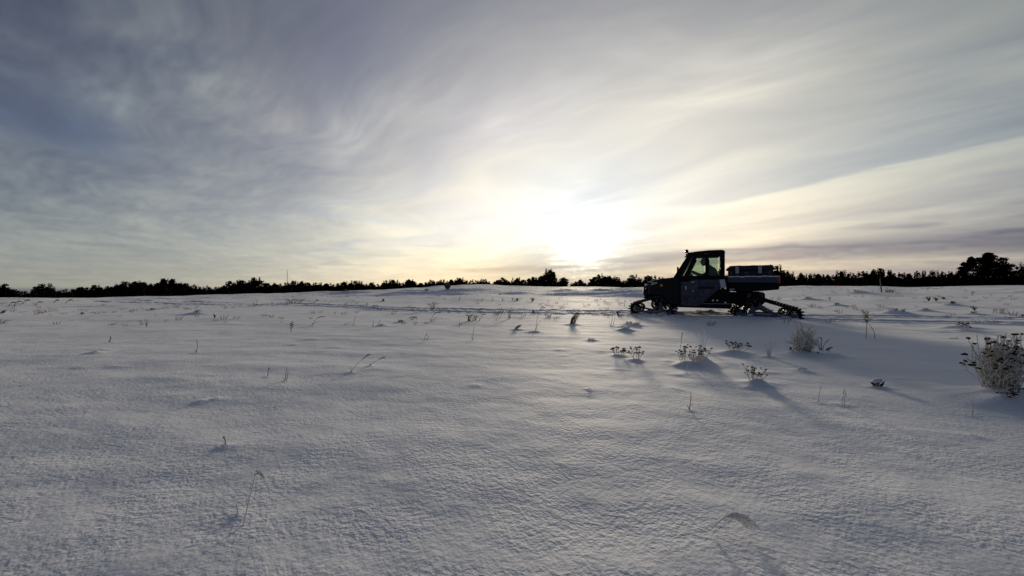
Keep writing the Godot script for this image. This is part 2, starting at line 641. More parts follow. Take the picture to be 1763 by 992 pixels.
func snow_field() -> void:
	var zs := PackedFloat32Array()
	for b in [-90.0, -40.0, -18.0, -8.0, -4.0, -2.0, -1.0, -0.4, 0.0, 0.2, 0.35, 0.5]:
		zs.append(b)
	var d := 0.6
	while d < 1200.0:
		zs.append(d)
		d += (0.02 + 0.0065 * d) if d < 60.0 else 0.03 * d
	var half := PackedFloat32Array()
	d = 0.02
	while d < 1200.0:
		half.append(d)
		d += (0.028 + 0.011 * d) if d < 60.0 else 0.04 * d
	var xs := PackedFloat32Array()
	for i in half.size():
		xs.append(-half[half.size() - 1 - i])
	xs.append_array(half)
	var nx := xs.size()
	var nz := zs.size()
	var hh := PackedFloat32Array()
	hh.resize(nx * nz)
	for j in nz:
		for i in nx:
			hh[j * nx + i] = base_h(xs[i], -zs[j])
	for m in mounds:
		var i0 := xs.bsearch(m[0] - m[2] * 2.6)
		var i1 := xs.bsearch(m[0] + m[2] * 2.6)
		var j0 := zs.bsearch(-m[1] - m[3] * 2.6)
		var j1 := zs.bsearch(-m[1] + m[3] * 2.6)
		for j in range(j0, mini(j1 + 1, nz)):
			for i in range(i0, mini(i1 + 1, nx)):
				hh[j * nx + i] += mound_h(m, xs[i], -zs[j])
	# the ruts pressed by the vehicle's tracks
	var rd := PackedFloat32Array()
	rd.resize(nx * nz)
	rd.fill(9.0)
	for line in ruts:
		for s in line.size() - 1:
			var a: Vector2 = line[s]
			var b: Vector2 = line[s + 1]
			var i0 := xs.bsearch(minf(a.x, b.x) - 0.5)
			var i1 := xs.bsearch(maxf(a.x, b.x) + 0.5)
			var j0 := zs.bsearch(minf(-a.y, -b.y) - 0.5)
			var j1 := zs.bsearch(maxf(-a.y, -b.y) + 0.5)
			var ab := b - a
			var l2 := ab.length_squared()
			for j in range(j0, mini(j1 + 1, nz)):
				for i in range(i0, mini(i1 + 1, nx)):
					var p := Vector2(xs[i], -zs[j])
					var t := clampf((p - a).dot(ab) / l2, 0.0, 1.0)
					var dd := p.distance_to(a + ab * t)
					if dd < rd[j * nx + i]:
						rd[j * nx + i] = dd
	for q in nx * nz:
		if rd[q] < 0.5:
			var dd := rd[q]
			var f := hn2.get_noise_2d(q * 0.31, q % 97 * 0.2)
			hh[q] += -0.115 * (1.0 - smoothstep(0.13, 0.20, dd)) * (1.0 + 0.25 * f) + 0.024 * exp(-pow((dd - 0.26) / 0.06, 2.0)) * (1.0 + 0.9 * f)
	var v := PackedVector3Array()
	var n := PackedVector3Array()
	v.resize(nx * nz)
	n.resize(nx * nz)
	for j in nz:
		var ja := maxi(j - 1, 0)
		var jb := mini(j + 1, nz - 1)
		for i in nx:
			var ia := maxi(i - 1, 0)
			var ib := mini(i + 1, nx - 1)
			var q := j * nx + i
			v[q] = Vector3(xs[i], hh[q], -zs[j])
			n[q] = Vector3(-(hh[j * nx + ib] - hh[j * nx + ia]) / (xs[ib] - xs[ia]), 1.0, (hh[jb * nx + i] - hh[ja * nx + i]) / (zs[jb] - zs[ja])).normalized()
	var idx := PackedInt32Array()
	idx.resize((nx - 1) * (nz - 1) * 6)
	var at := 0
	for j in nz - 1:
		for i in nx - 1:
			var q := j * nx + i
			idx[at] = q
			idx[at + 1] = q + nx
			idx[at + 2] = q + 1
			idx[at + 3] = q + 1
			idx[at + 4] = q + nx
			idx[at + 5] = q + nx + 1
			at += 6
	var arr := []
	arr.resize(Mesh.ARRAY_MAX)
	arr[Mesh.ARRAY_VERTEX] = v
	arr[Mesh.ARRAY_NORMAL] = n
	arr[Mesh.ARRAY_INDEX] = idx
	var am := ArrayMesh.new()
	am.add_surface_from_arrays(Mesh.PRIMITIVE_TRIANGLES, arr)
	am.surface_set_material(0, M.snow)
	var o := MeshInstance3D.new()
	o.name = "snow_ground"
	o.mesh = am
	add_child(o)
	tag(o, "wide wind-rippled snow field with two vehicle ruts crossing it", "", "", "structure")


# ---------------------------------------------------------------- the tracked utility vehicle
func sl(s: float, y: float) -> Vector2:
	return Vector2(s, y)


func pr(called: String, poly: Array, z0: float, z1: float, b: float, m: Material, parent: Node3D) -> MeshInstance3D:
	var mb := MB.new()
	mb.prism(poly, z0, z1, b)
	return part(called, mb, m, parent)


# one driven track: circles are [x, y, radius] of sprocket and idlers; z0..z1 the belt's width
func track_unit(root: Node3D, front: bool, z0: float, z1: float, outer: float) -> void:
	var t := Node3D.new()
	t.name = "track"
	var kk := 1
	while root.has_node(NodePath(t.name)):
		t.name = "track_%03d" % kk
		kk += 1
	root.add_child(t, true)
	var circles := [[-1.58, 0.40, 0.20], [-2.19, 0.245, 0.165], [-1.24, 0.150, 0.125]] if front else [[0.93, 0.43, 0.185], [0.56, 0.175, 0.155], [1.78, 0.175, 0.165]]
	# belt: the hull of the circles
	var pts := PackedVector2Array()
	for c in circles:
		for k in 28:
			var a := TAU * k / 28.0
			pts.append(Vector2(c[0], c[1]) + Vector2(cos(a), sin(a)) * c[2])
	var hull := Geometry2D.convex_hull(pts)
	hull.remove_at(hull.size() - 1)
	# walk it in even steps
	var walk := []
	var per := 0.0
	for i in hull.size():
		per += hull[i].distance_to(hull[(i + 1) % hull.size()])
	var count := int(per / 0.068)
	var step := per / count
	var acc := 0.0
	for i in hull.size():
		var p := hull[i]
		var q := hull[(i + 1) % hull.size()]
		var l := p.distance_to(q)
		while acc < l:
			walk.append([p.lerp(q, acc / l), (q - p).normalized()])
			acc += step
		acc -= l
	var belt := MB.new()
	var m := hull.size()
	var mid := Vector2.ZERO
	for p in hull:
		mid += p / m
	for i in m:
		var a := hull[i]
		var b := hull[(i + 1) % m]
		var o := Vector2(b.y - a.y, a.x - b.x).normalized()
		if o.dot((a + b) * 0.5 - mid) < 0.0:
			o = -o
		var ia := a - o * 0.036
		var ib := b - o * 0.036
		var o3 := Vector3(o.x, o.y, 0)
		belt.poly([Vector3(a.x, a.y, z0), Vector3(b.x, b.y, z0), Vector3(b.x, b.y, z1), Vector3(a.x, a.y, z1)], o3)
		belt.poly([Vector3(ia.x, ia.y, z0), Vector3(ib.x, ib.y, z0), Vector3(ib.x, ib.y, z1), Vector3(ia.x, ia.y, z1)], -o3)
		for z in [z0, z1]:
			belt.poly([Vector3(a.x, a.y, z), Vector3(b.x, b.y, z), Vector3(ib.x, ib.y, z), Vector3(ia.x, ia.y, z)], Vector3(0, 0, signf(z - (z0 + z1) * 0.5)))
	part("belt", belt, M.rubber, t)
	var snow := MB.new()
	for w in walk:
		var p: Vector2 = w[0]
		var d: Vector2 = w[1]
		var o := Vector2(d.y, -d.x)
		if o.dot(p - mid) < 0.0:
			o = -o
		var lug := MB.new()
		lug.xf = Transform3D(Basis(Vector3(d.x, d.y, 0), Vector3(o.x, o.y, 0), Vector3(d.x, d.y, 0).cross(Vector3(o.x, o.y, 0))), Vector3(p.x, p.y, (z0 + z1) * 0.5))
		lug.box(Vector3(0, 0.028, 0), Vector3(0.034, 0.060, absf(z1 - z0) + 0.01), 0.006)
		part("lug", lug, M.rubber, t)
		if o.y > 0.5 and front:
			snow.ball(Vector3(p.x + d.x * 0.04, p.y + d.y * 0.04 + 0.012, (z0 + z1) * 0.5 + 0.04 * sin(p.x * 40.0)), Vector3(0.034, 0.016, 0.12), 4, 7, 0.4, int(p.x * 100.0))
	if front:
		part("snow_on_belt", snow, M.loose_snow, t).set_meta("kind", "stuff")
	# wheels
	for ci in 3:
		var c: Array = circles[ci]
		var r: float = c[2] - 0.03
		for z in [outer, z0 + z1 - outer]:
			var w := MB.new()
			var dz := 0.035 * signf(outer - (z0 + z1) * 0.5) * (1.0 if z == outer else -1.0)
			var ring := []
			for k in 24:
				var a := TAU * k / 24.0
				ring.append(Vector3(c[0] + cos(a) * (r - 0.02), c[1] + sin(a) * (r - 0.02), z))
			w.tube(ring, 0.024, 0.024, 8, true)
			var rim := part("sprocket" if ci == 0 else "idler_wheel", w, M.rubber, t)
			if z != outer:
				continue
			var sp := MB.new()
			for k in 5:
				var a := TAU * k / 5.0 + 0.4 + ci
				sp.xf = Transform3D(Basis(Vector3(0, 0, 1), a), Vector3(c[0], c[1], z))
				sp.box(Vector3((r - 0.02) * 0.5, 0, dz * 0.2), Vector3(r - 0.02, 0.038, 0.02), 0.004)
			sp.xf = Transform3D()
			sp.disc(Vector3(c[0], c[1], z - dz * 0.4), Vector3(c[0], c[1], z + dz * 0.8), 0.042, 14, 0.008)
			part("spokes", sp, M.wheel_metal, t)
	# rollers along the ground run
	var xs := [-1.95, -1.78, -1.60, -1.42] if front else [0.78, 0.97, 1.16, 1.36, 1.56]
	for x in xs:
		var y: float = 0.085 + (0.06 * (-1.6 - x) if front and x < -1.6 else 0.0)
		var ro := MB.new()
		ro.disc(Vector3(x, y, outer - 0.04 * signf(outer)), Vector3(x, y, outer), 0.055, 14, 0.01)
		ro.disc(Vector3(x, y, outer), Vector3(x, y, outer + 0.012 * signf(outer)), 0.022, 10)
		part("roller", ro, M.wheel_metal, t)
	# the frame that carries the rollers
	var fr := MB.new()
	var za := outer + 0.016 * signf(outer)
	var zb := outer + 0.05 * signf(outer)
	if front:
		fr.prism([sl(-2.21, 0.26), sl(-2.18, 0.20), sl(-1.80, 0.115), sl(-1.24, 0.115), sl(-1.20, 0.17), sl(-1.78, 0.17)], za, zb, 0.008)
		fr.prism([sl(-1.75, 0.18), sl(-1.56, 0.42), sl(-1.44, 0.42), sl(-1.36, 0.18), sl(-1.46, 0.18), sl(-1.51, 0.32), sl(-1.56, 0.32), sl(-1.64, 0.18)], za + 0.002 * signf(outer), zb + 0.004 * signf(outer), 0.008)
	else:
		fr.prism([sl(0.52, 0.20), sl(0.56, 0.12), sl(1.80, 0.10), sl(1.84, 0.17), sl(1.40, 0.16)], za, zb, 0.008)
		fr.prism([sl(0.86, 0.47), sl(0.97, 0.48), sl(1.08, 0.42), sl(1.50, 0.13), sl(1.36, 0.13), sl(1.00, 0.36), sl(0.84, 0.14), sl(0.70, 0.14)], za + 0.002 * signf(outer), zb + 0.004 * signf(outer), 0.008)
	part("frame", fr, M.frame_metal, t)
	var hubz := (z0 + z1) * 0.5
	var hub := MB.new()
	hub.disc(Vector3(circles[0][0], circles[0][1], hubz), Vector3(circles[0][0], circles[0][1], zb + 0.02 * signf(outer)), 0.075, 18, 0.01)
	part("hub", hub, M.black_plastic, t)
	var dust := MB.new()
	if front:
		dust.ball(Vector3(-1.62, 0.40, zb - 0.02 * signf(outer)), Vector3(0.10, 0.035, 0.03), 5, 9, 0.5, 2)
		dust.ball(Vector3(-1.93, 0.10, zb), Vector3(0.12, 0.035, 0.05), 5, 9, 0.5, 5)
		dust.ball(Vector3(-1.14, 0.23, hubz), Vector3(0.12, 0.05, 0.14), 5, 9, 0.5, 9)
		dust.ball(Vector3(-1.40, 0.12, zb), Vector3(0.10, 0.04, 0.05), 5, 9, 0.5, 4)
	else:
		dust.ball(Vector3(1.25, 0.29, zb - 0.01 * signf(outer)), Vector3(0.09, 0.02, 0.02), 6, 11, 0.7, 1)
		dust.ball(Vector3(1.58, 0.11, zb), Vector3(0.13, 0.035, 0.05), 6, 13, 0.7, 3)
		dust.ball(Vector3(0.80, 0.15, zb), Vector3(0.07, 0.03, 0.04), 5, 9, 0.5, 7)
	part("snow_clump", dust, M.loose_snow, t).set_meta("kind", "stuff")


func vehicle() -> void:
	var at := Vector3(6.084, -0.065, -11.116)
	var turn := deg_to_rad(-26.0)
	var v := thing("utility_vehicle", "dark tracked utility vehicle with closed cab, standing side-on on the snow", "vehicle", at, turn)
	var K: Material = M.black_plastic
	# --- underbody
	var mb := MB.new()
	mb.box(Vector3(-0.42, 0.46, 0), Vector3(1.62, 0.22, 1.0), 0.03)
	mb.prism([sl(-1.86, 0.72), sl(-1.86, 0.55), sl(-1.70, 0.44), sl(-1.15, 0.40), sl(-1.15, 0.80)], -0.37, 0.37, 0.03)
	part("chassis", mb, K, v)
	mb = MB.new()
	mb.box(Vector3(0.72, 0.60, 0), Vector3(0.95, 0.34, 0.75), 0.05)
	mb.disc(Vector3(0.50, 0.70, 0.30), Vector3(0.92, 0.70, 0.30), 0.13, 16, 0.03)
	mb.box(Vector3(0.92, 0.44, 0), Vector3(0.22, 0.22, 0.9), 0.03)
	part("engine", mb, K, v)
	mb = MB.new()
	mb.disc(Vector3(1.02, 0.68, -0.2), Vector3(1.02, 0.68, 0.46), 0.11, 16, 0.03)
	part("muffler", mb, M.case_plastic, v)
	for s in [1.0, -1.0]:
		for x in [-1.50, 0.78]:
			mb = MB.new()
			mb.tube([Vector3(x, 0.42, 0.48 * s), Vector3(x + 0.04, 0.80, 0.36 * s)], 0.03, 0.03, 8)
			var coil := []
			for k in 50:
				var f := k / 49.0
				var a := TAU * 7.0 * f
				coil.append(Vector3(x + 0.04 * f + cos(a) * 0.055, 0.48 + 0.28 * f, lerpf(0.47, 0.37, f) * s + sin(a) * 0.055))
			mb.tube(coil, 0.009, 0.009, 5)
			part("shock_absorber", mb, M.tube_metal, v)
			mb = MB.new()
			mb.tube([Vector3(x - 0.18, 0.42, 0.2 * s), Vector3(x, 0.40, 0.52 * s), Vector3(x + 0.2, 0.42, 0.2 * s)], 0.022, 0.022, 8)
			part("suspension_arm", mb, K, v)
	# --- nose
	pr("hood", [sl(-1.14, 1.205), sl(-1.40, 1.175), sl(-1.68, 1.115), sl(-1.79, 1.04), sl(-1.86, 0.93), sl(-1.86, 0.66), sl(-1.10, 0.60)], -0.50, 0.50, 0.035, M.dark_paint, v)
	mb = MB.new()
	mb.ball(Vector3(-1.60, 1.135, 0.2), Vector3(0.20, 0.014, 0.22), 5, 11, 0.5, 3)
	mb.ball(Vector3(-1.78, 1.075, 0.36), Vector3(0.10, 0.022, 0.13), 5, 9, 0.5, 8)
	mb.ball(Vector3(-1.42, 1.172, -0.15), Vector3(0.22, 0.014, 0.25), 5, 11, 0.5, 5)
	part("snow_on_hood", mb, M.loose_snow, v)
	mb = MB.new()
	mb.prism([sl(-1.80, 1.00), sl(-1.90, 0.93), sl(-1.955, 0.80), sl(-1.94, 0.62), sl(-1.88, 0.52), sl(-1.70, 0.50)], -0.44, 0.44, 0.02)
	for k in 4:
		mb.box(Vector3(-1.955, 0.66 + 0.06 * k, 0), Vector3(0.03, 0.022, 0.70), 0.004)
	part("grille", mb, K, v)
	mb = MB.new()
	for s in [1.0, -1.0]:
		mb.tube([Vector3(-1.70, 0.55, 0.36 * s), Vector3(-1.93, 0.56, 0.36 * s), Vector3(-1.985, 0.72, 0.36 * s), Vector3(-1.96, 0.90, 0.36 * s), Vector3(-1.86, 0.98, 0.36 * s)], 0.024, 0.024, 9)
	for y in [0.58, 0.76, 0.90]:
		mb.tube([Vector3(-1.97, y, -0.42), Vector3(-1.97, y, 0.42)], 0.022, 0.022, 9)
	part("bumper", mb, K, v)
	mb = MB.new()
	mb.ball(Vector3(-1.90, 0.985, 0.34), Vector3(0.07, 0.03, 0.08), 5, 9, 0.4, 2)
	mb.ball(Vector3(-1.96, 0.935, 0.1), Vector3(0.03, 0.02, 0.22), 5, 9, 0.4, 6)
	part("snow_on_bumper", mb, M.loose_snow, v)
	for s in [1.0, -1.0]:
		pr("fender", [sl(-1.10, 1.19), sl(-1.40, 1.15), sl(-1.62, 1.085), sl(-1.76, 0.99), sl(-1.83, 0.86), sl(-1.80, 0.70), sl(-1.70, 0.66), sl(-1.52, 0.66), sl(-1.36, 0.56), sl(-1.26, 0.40), sl(-0.94, 0.38), sl(-0.94, 1.18)], 0.46 * s, 0.655 * s, 0.025, M.dark_paint, v)
		pr("headlight", [sl(-1.72, 1.055), sl(-1.60, 1.07), sl(-1.55, 1.03), sl(-1.66, 0.99), sl(-1.77, 0.965)], 0.60 * s, 0.665 * s, 0.008, M.head_lens, v)
		mb = MB.new()
		mb.ball(Vector3(-1.455, 0.965, 0.652 * s), Vector3(0.036, 0.044, 0.016), 6, 12)
		part("side_marker", mb, M.amber_lens, v)
		# --- cab sides
		pr("windshield_pillar", [sl(-1.13, 1.195), sl(-0.935, 1.195), sl(-0.60, 1.86), sl(-0.725, 1.875)], 0.575 * s, 0.640 * s, 0.012, K, v)
		pr("door_post", [sl(-0.87, 1.20), sl(-0.735, 1.20), sl(-0.485, 1.775), sl(-0.60, 1.775)], 0.585 * s, 0.632 * s, 0.008, K, v)
		if s > 0.0:
			pr("middle_post", [sl(-0.285, 1.20), sl(-0.195, 1.20), sl(-0.195, 1.80), sl(-0.285, 1.80)], 0.588 * s, 0.634 * s, 0.008, K, v)
		pr("rear_post", [sl(0.088 if s > 0.0 else 0.14, 0.95), sl(0.205, 0.92), sl(0.205, 1.89), sl(0.088 if s > 0.0 else 0.14, 1.89)], 0.570 * s, 0.642 * s, 0.012, K, v)
		pr("window_header", [sl(-0.60, 1.768 if s > 0.0 else 1.825), sl(0.10, 1.768 if s > 0.0 else 1.825), sl(0.14, 1.88), sl(-0.66, 1.858)], 0.580 * s, 0.628 * s, 0.008, K, v)
		pr("belt_rail", [sl(-1.13, 1.135), sl(0.21, 1.135), sl(0.21, 1.235), sl(-1.10, 1.245)], 0.572 * s, 0.648 * s, 0.012, K, v)
		var wt := 1.765 if s > 0.0 else 1.82
		for w in [[sl(-0.995, 1.238), sl(-0.86, 1.238), sl(-0.60, 1.765), sl(-0.67, 1.765)], [sl(-0.725, 1.238), sl(-0.28, 1.238), sl(-0.28, wt), sl(-0.485, wt)], [sl(-0.20, 1.238), sl(0.095, 1.238), sl(0.095, wt), sl(-0.20, wt)]]:
			pr("side_window", w, 0.600 * s, 0.605 * s, 0.0, M.window_glass, v)
		# --- doors and lower body
		var door := pr("door", [sl(-0.93, 1.13), sl(-0.93, 0.40), sl(-0.89, 0.365), sl(-0.46, 0.365), sl(-0.40, 0.40), sl(0.09, 0.88), sl(0.085, 1.13)], 0.610 * s, 0.662 * s, 0.014, M.door_paint, v)
		mb = MB.new()
		mb.box(Vector3(-0.60, 0.80, 0.672 * s), Vector3(0.045, 0.035, 0.022), 0.006)
		part("handle", mb, M.decal_white, door)
		pr("decal", [sl(-0.66, 1.035), sl(-0.60, 1.035), sl(-0.565, 1.07), sl(-0.63, 1.07)], 0.6625 * s, 0.6645 * s, 0.0, M.decal_white, door)
		pr("decal", [sl(-0.80, 0.83), sl(-0.775, 0.83), sl(-0.768, 0.935), sl(-0.815, 0.935)], 0.6625 * s, 0.6645 * s, 0.0, M.decal_white, door)
		pr("door_trim", [sl(-0.93, 1.07), sl(-0.70, 1.07), sl(-0.66, 1.13), sl(-0.93, 1.13)], 0.6625 * s, 0.668 * s, 0.002, K, door)
		pr("door_rib", [sl(-0.90, 0.60), sl(-0.20, 0.62), sl(-0.17, 0.645), sl(-0.90, 0.63)], 0.6625 * s, 0.672 * s, 0.004, M.door_paint, door)
		pr("door_recess", [sl(-0.50, 0.86), sl(-0.08, 0.86), sl(-0.03, 0.93), sl(-0.46, 0.93)], 0.6625 * s, 0.665 * s, 0.0, M.dark_paint, door)
		for y in [0.52, 0.98]:
			mb = MB.new()
			mb.box(Vector3(-0.935, y, 0.665 * s), Vector3(0.05, 0.07, 0.02), 0.006)
			part("hinge", mb, K, door)
		pr("quarter_panel", [sl(0.07, 1.125), sl(0.20, 1.125), sl(0.235, 0.92), sl(0.215, 0.875), sl(0.10, 0.90)], 0.645 * s, 0.676 * s, 0.01, M.pale_panel, v)
		pr("side_skirt", [sl(-0.40, 0.39), sl(0.08, 0.86), sl(0.32, 0.86), sl(0.36, 0.60), sl(0.36, 0.40)], 0.560 * s, 0.604 * s, 0.012, K, v)
		pr("sill", [sl(-1.26, 0.355), sl(-1.20, 0.315), sl(0.33, 0.30), sl(0.38, 0.345), sl(0.36, 0.40), sl(-1.26, 0.42)], 0.48 * s, 0.606 * s, 0.015, K, v)
		mb = MB.new()
		mb.tube([Vector3(-0.44, 0.435, 0.625 * s), Vector3(-0.36, 0.50, 0.63 * s), Vector3(0.06, 0.875, 0.64 * s), Vector3(0.11, 0.905, 0.64 * s), Vector3(0.20, 0.90, 0.63 * s)], 0.014, 0.014, 7)
		mb.tube([Vector3(-0.44, 0.435, 0.625 * s), Vector3(-0.1, 0.435, 0.63 * s), Vector3(0.34, 0.44, 0.625 * s)], 0.010, 0.010, 7)
		part("side_bar", mb, M.tube_metal, v)
		for q in [[0.02, 0.53], [-0.09, 0.53], [0.22, 0.47]]:
			mb = MB.new()
			mb.ball(Vector3(q[0], q[1], 0.606 * s), Vector3(0.03, 0.03, 0.012), 5, 9, 0.5, 4)
			part("snow_spot", mb, M.loose_snow, v)
		mb = MB.new()
		mb.tube([Vector3(-0.98, 1.30, 0.63 * s), Vector3(-0.99, 1.36, 0.72 * s)], 0.014, 0.014, 7)
		mb.box(Vector3(-1.0, 1.42, 0.77 * s), Vector3(0.05, 0.17, 0.13), 0.02)
		part("mirror", mb, K, v)
		# --- bed
		var side := pr("bed_side", [sl(0.27, 1.215), sl(1.50, 1.205), sl(1.485, 1.10), sl(1.455, 1.02), sl(0.27, 1.04)], 0.585 * s, 0.655 * s, 0.014, M.bed_paint, v)
		mb = MB.new()
		for k in 9:
			mb.ball(Vector3(0.36 + 0.13 * k, 1.20 + 0.008 * sin(k * 2.3), 0.655 * s), Vector3(0.085, 0.016, 0.02), 5, 8, 0.5, k + 3)
		part("snow_on_bed_edge", mb, M.loose_snow, side)
		pr("bed_fender", [sl(0.31, 1.045), sl(1.43, 1.025), sl(1.475, 0.93), sl(1.46, 0.845), sl(1.25, 0.82), sl(1.05, 0.80), sl(0.40, 0.79), sl(0.31, 0.86)], 0.50 * s, 0.640 * s, 0.02, K, v)
		pr("tail_light", [sl(1.40, 1.185), sl(1.49, 1.185), sl(1.485, 1.02), sl(1.455, 0.99)], 0.600 * s, 0.662 * s, 0.008, M.red_lens, v)
		mb = MB.new()
		mb.box(Vector3(0.38, 0.845, 0.63 * s), Vector3(0.13, 0.05, 0.04), 0.012)
		part("fuel_cap", mb, M.tube_metal, v)
	# --- roof, back wall, windscreen
	pr("roof", [sl(-0.80, 1.872), sl(-0.72, 1.918), sl(-0.50, 1.945), sl(-0.2, 1.965), sl(0.12, 1.965), sl(0.18, 1.95), sl(0.21, 1.915), sl(0.21, 1.865), sl(-0.2, 1.885), sl(-0.66, 1.85)], -0.655, 0.655, 0.016, K, v)
	mb = MB.new()
	mb.box(Vector3(0.185, 0.80, 0), Vector3(0.03, 0.78, 1.13), 0.006)
	part("cab_back_wall", mb, K, v)
	pr("rear_window", [sl(0.176, 1.20), sl(0.181, 1.20), sl(0.181, 1.86), sl(0.176, 1.86)], -0.565, 0.565, 0.0, M.window_glass, v)
	pr("windshield", [sl(-1.098, 1.21), sl(-1.092, 1.21), sl(-0.682, 1.865), sl(-0.688, 1.865)], -0.572, 0.572, 0.0, M.window_glass, v)
	mb = MB.new()
	mb.tube([Vector3(-0.965, 1.44, 0.30), Vector3(-0.92, 1.52, 0.12), Vector3(-0.83, 1.67, -0.1)], 0.012, 0.009, 6)
	part("wiper", mb, K, v)
	# --- roof lamp
	mb = MB.new()
	mb.tube([Vector3(-0.72, 1.91, 0.45), Vector3(-0.75, 1.96, 0.45)], 0.016, 0.016, 7)
	mb.disc(Vector3(-0.805, 1.965, 0.45), Vector3(-0.725, 1.985, 0.45), 0.052, 16, 0.012)
	mb.box(Vector3(-0.765, 2.02, 0.45), Vector3(0.05, 0.02, 0.05), 0.006)
	var lamp := part("spotlight", mb, K, v)
	mb = MB.new()
	mb.ball(Vector3(-0.808, 1.964, 0.45), Vector3(0.016, 0.046, 0.046), 6, 14)
	part("lens", mb, M.lamp_lens, lamp)
	mb = MB.new()
	mb.box(Vector3(-0.80, 1.80, 0.60), Vector3(0.05, 0.04, 0.06), 0.012)
	part("camera_bracket", mb, K, v)
	# --- inside
	mb = MB.new()
	mb.prism([sl(-1.08, 0.70), sl(-1.08, 1.19), sl(-0.86, 1.235), sl(-0.74, 1.19), sl(-0.74, 1.00), sl(-0.90, 0.70)], -0.56, 0.56, 0.02)
	part("dashboard", mb, K, v)
	mb = MB.new()
	mb.box(Vector3(-0.36, 0.575, 0), Vector3(1.3, 0.03, 1.10))
	part("cab_floor", mb, K, v)
	for z in [0.33, -0.25]:
		var w := 0.44 if z > 0.0 else 0.62
		mb = MB.new()
		mb.box(Vector3(-0.14, 0.86, z), Vector3(0.50, 0.15, w), 0.04)
		mb.box(Vector3(-0.14, 0.69, z), Vector3(0.44, 0.19, w - 0.06), 0.01)
		var seat := part("seat", mb, M.seat_cloth, v)
		mb = MB.new()
		mb.prism([sl(0.02, 0.90), sl(0.13, 0.90), sl(0.165, 1.40), sl(0.08, 1.40)], z - w * 0.5, z + w * 0.5, 0.03)
		part("backrest", mb, M.seat_cloth, seat)
	mb = MB.new()
	mb.tube([Vector3(0.14, 1.46, -0.56), Vector3(0.14, 1.46, 0.56)], 0.022, 0.022, 8)
	part("roll_bar", mb, K, v)
	var wheel := MB.new()
	var wc := Vector3(-0.64, 1.29, 0.33)
	var wn := Vector3(0.80, 0.60, 0).normalized()
	var wu := Vector3(-0.60, 0.80, 0).normalized()
	var ring := []
	for k in 28:
		var a := TAU * k / 28.0
		ring.append(wc + (wu * cos(a) + Vector3(0, 0, 1) * sin(a)) * 0.165)
	wheel.tube(ring, 0.016, 0.016, 8, true)
	for k in 3:
		var a := TAU * k / 3.0 + PI
		wheel.tube([wc - wn * 0.02, wc + (wu * cos(a) + Vector3(0, 0, 1) * sin(a)) * 0.16], 0.014, 0.012, 6)
	wheel.disc(wc - wn * 0.04, wc + wn * 0.005, 0.045, 14, 0.008)
	part("steering_wheel", wheel, K, v)
	mb = MB.new()
	mb.tube([wc - wn * 0.03, wc - wn * 0.25], 0.025, 0.03, 8)
	part("steering_column", mb, K, v)
	# --- bed floor, headboard, tailgate
	mb = MB.new()
	mb.box(Vector3(0.87, 0.985, 0), Vector3(1.18, 0.05, 1.17), 0.006)
	part("bed_floor", mb, K, v)
	mb = MB.new()
	mb.box(Vector3(0.285, 1.115, 0), Vector3(0.05, 0.20, 1.165), 0.008)
	part("bed_headboard", mb, K, v)
	var tg := pr("tailgate", [sl(1.455, 1.19), sl(1.50, 1.19), sl(1.47, 0.98), sl(1.425, 0.98)], -0.583, 0.583, 0.008, M.bed_paint, v)
	mb = MB.new()
	mb.box(Vector3(1.497, 1.12, 0), Vector3(0.02, 0.04, 0.18), 0.006)
	part("handle", mb, K, tg)
	# --- tracks
	for s in [1.0, -1.0]:
		track_unit(v, true, 0.40 * s, 0.70 * s, 0.655 * s)
		track_unit(v, false, 0.40 * s, 0.70 * s, 0.655 * s)
	cargo_case(at, turn)
	driver(at, turn)


func cargo_case(at: Vector3, turn: float) -> void:
	var t := thing("cargo_case", "long black hard case with pale latches lying in the vehicle's bed", "case", at + Basis(Vector3.UP, turn) * Vector3(0, 1.012, 0), turn)
	var mb := MB.new()
	mb.prism([sl(0.33, 0.0), sl(1.32, 0.0), sl(1.35, 0.05), sl(1.35, 0.355), sl(0.31, 0.355), sl(0.31, 0.05)], 0.12, 0.56, 0.02)
	var body := part("case_body", mb, M.case_plastic, t)
	mb = MB.new()
	for k in 7:
		mb.box(Vector3(0.42 + 0.14 * k, 0.17, 0.563), Vector3(0.05, 0.27, 0.014), 0.005)
	part("rib", mb, M.case_plastic, body)
	mb = MB.new()
	mb.prism([sl(0.27, 0.365), sl(1.375, 0.365), sl(1.375, 0.42), sl(1.33, 0.495), sl(0.35, 0.495), sl(0.27, 0.43)], 0.105, 0.575, 0.018)
	part("lid", mb, M.case_plastic, t)
	for x in [0.505, 1.04]:
		mb = MB.new()
		mb.box(Vector3(x, 0.375, 0.583), Vector3(0.085, 0.20, 0.022), 0.006)
		part("latch", mb, M.latch_metal, t)
	for x in [0.37, 1.26]:
		mb = MB.new()
		mb.box(Vector3(x, 0.29, 0.574), Vector3(0.05, 0.13, 0.018), 0.006)
		part("corner_guard", mb, M.bed_paint, t)
	mb = MB.new()
	mb.box(Vector3(0.72, 0.29, 0.572), Vector3(0.11, 0.07, 0.012), 0.004)
	part("handle", mb, M.bed_paint, t)
	mb = MB.new()
	for k in 8:
		mb.ball(Vector3(0.42 + 0.12 * k, 0.497, 0.34 + 0.08 * sin(k * 1.9)), Vector3(0.10, 0.010, 0.12), 4, 8, 0.5, k)
	part("snow_on_lid", mb, M.loose_snow, t)


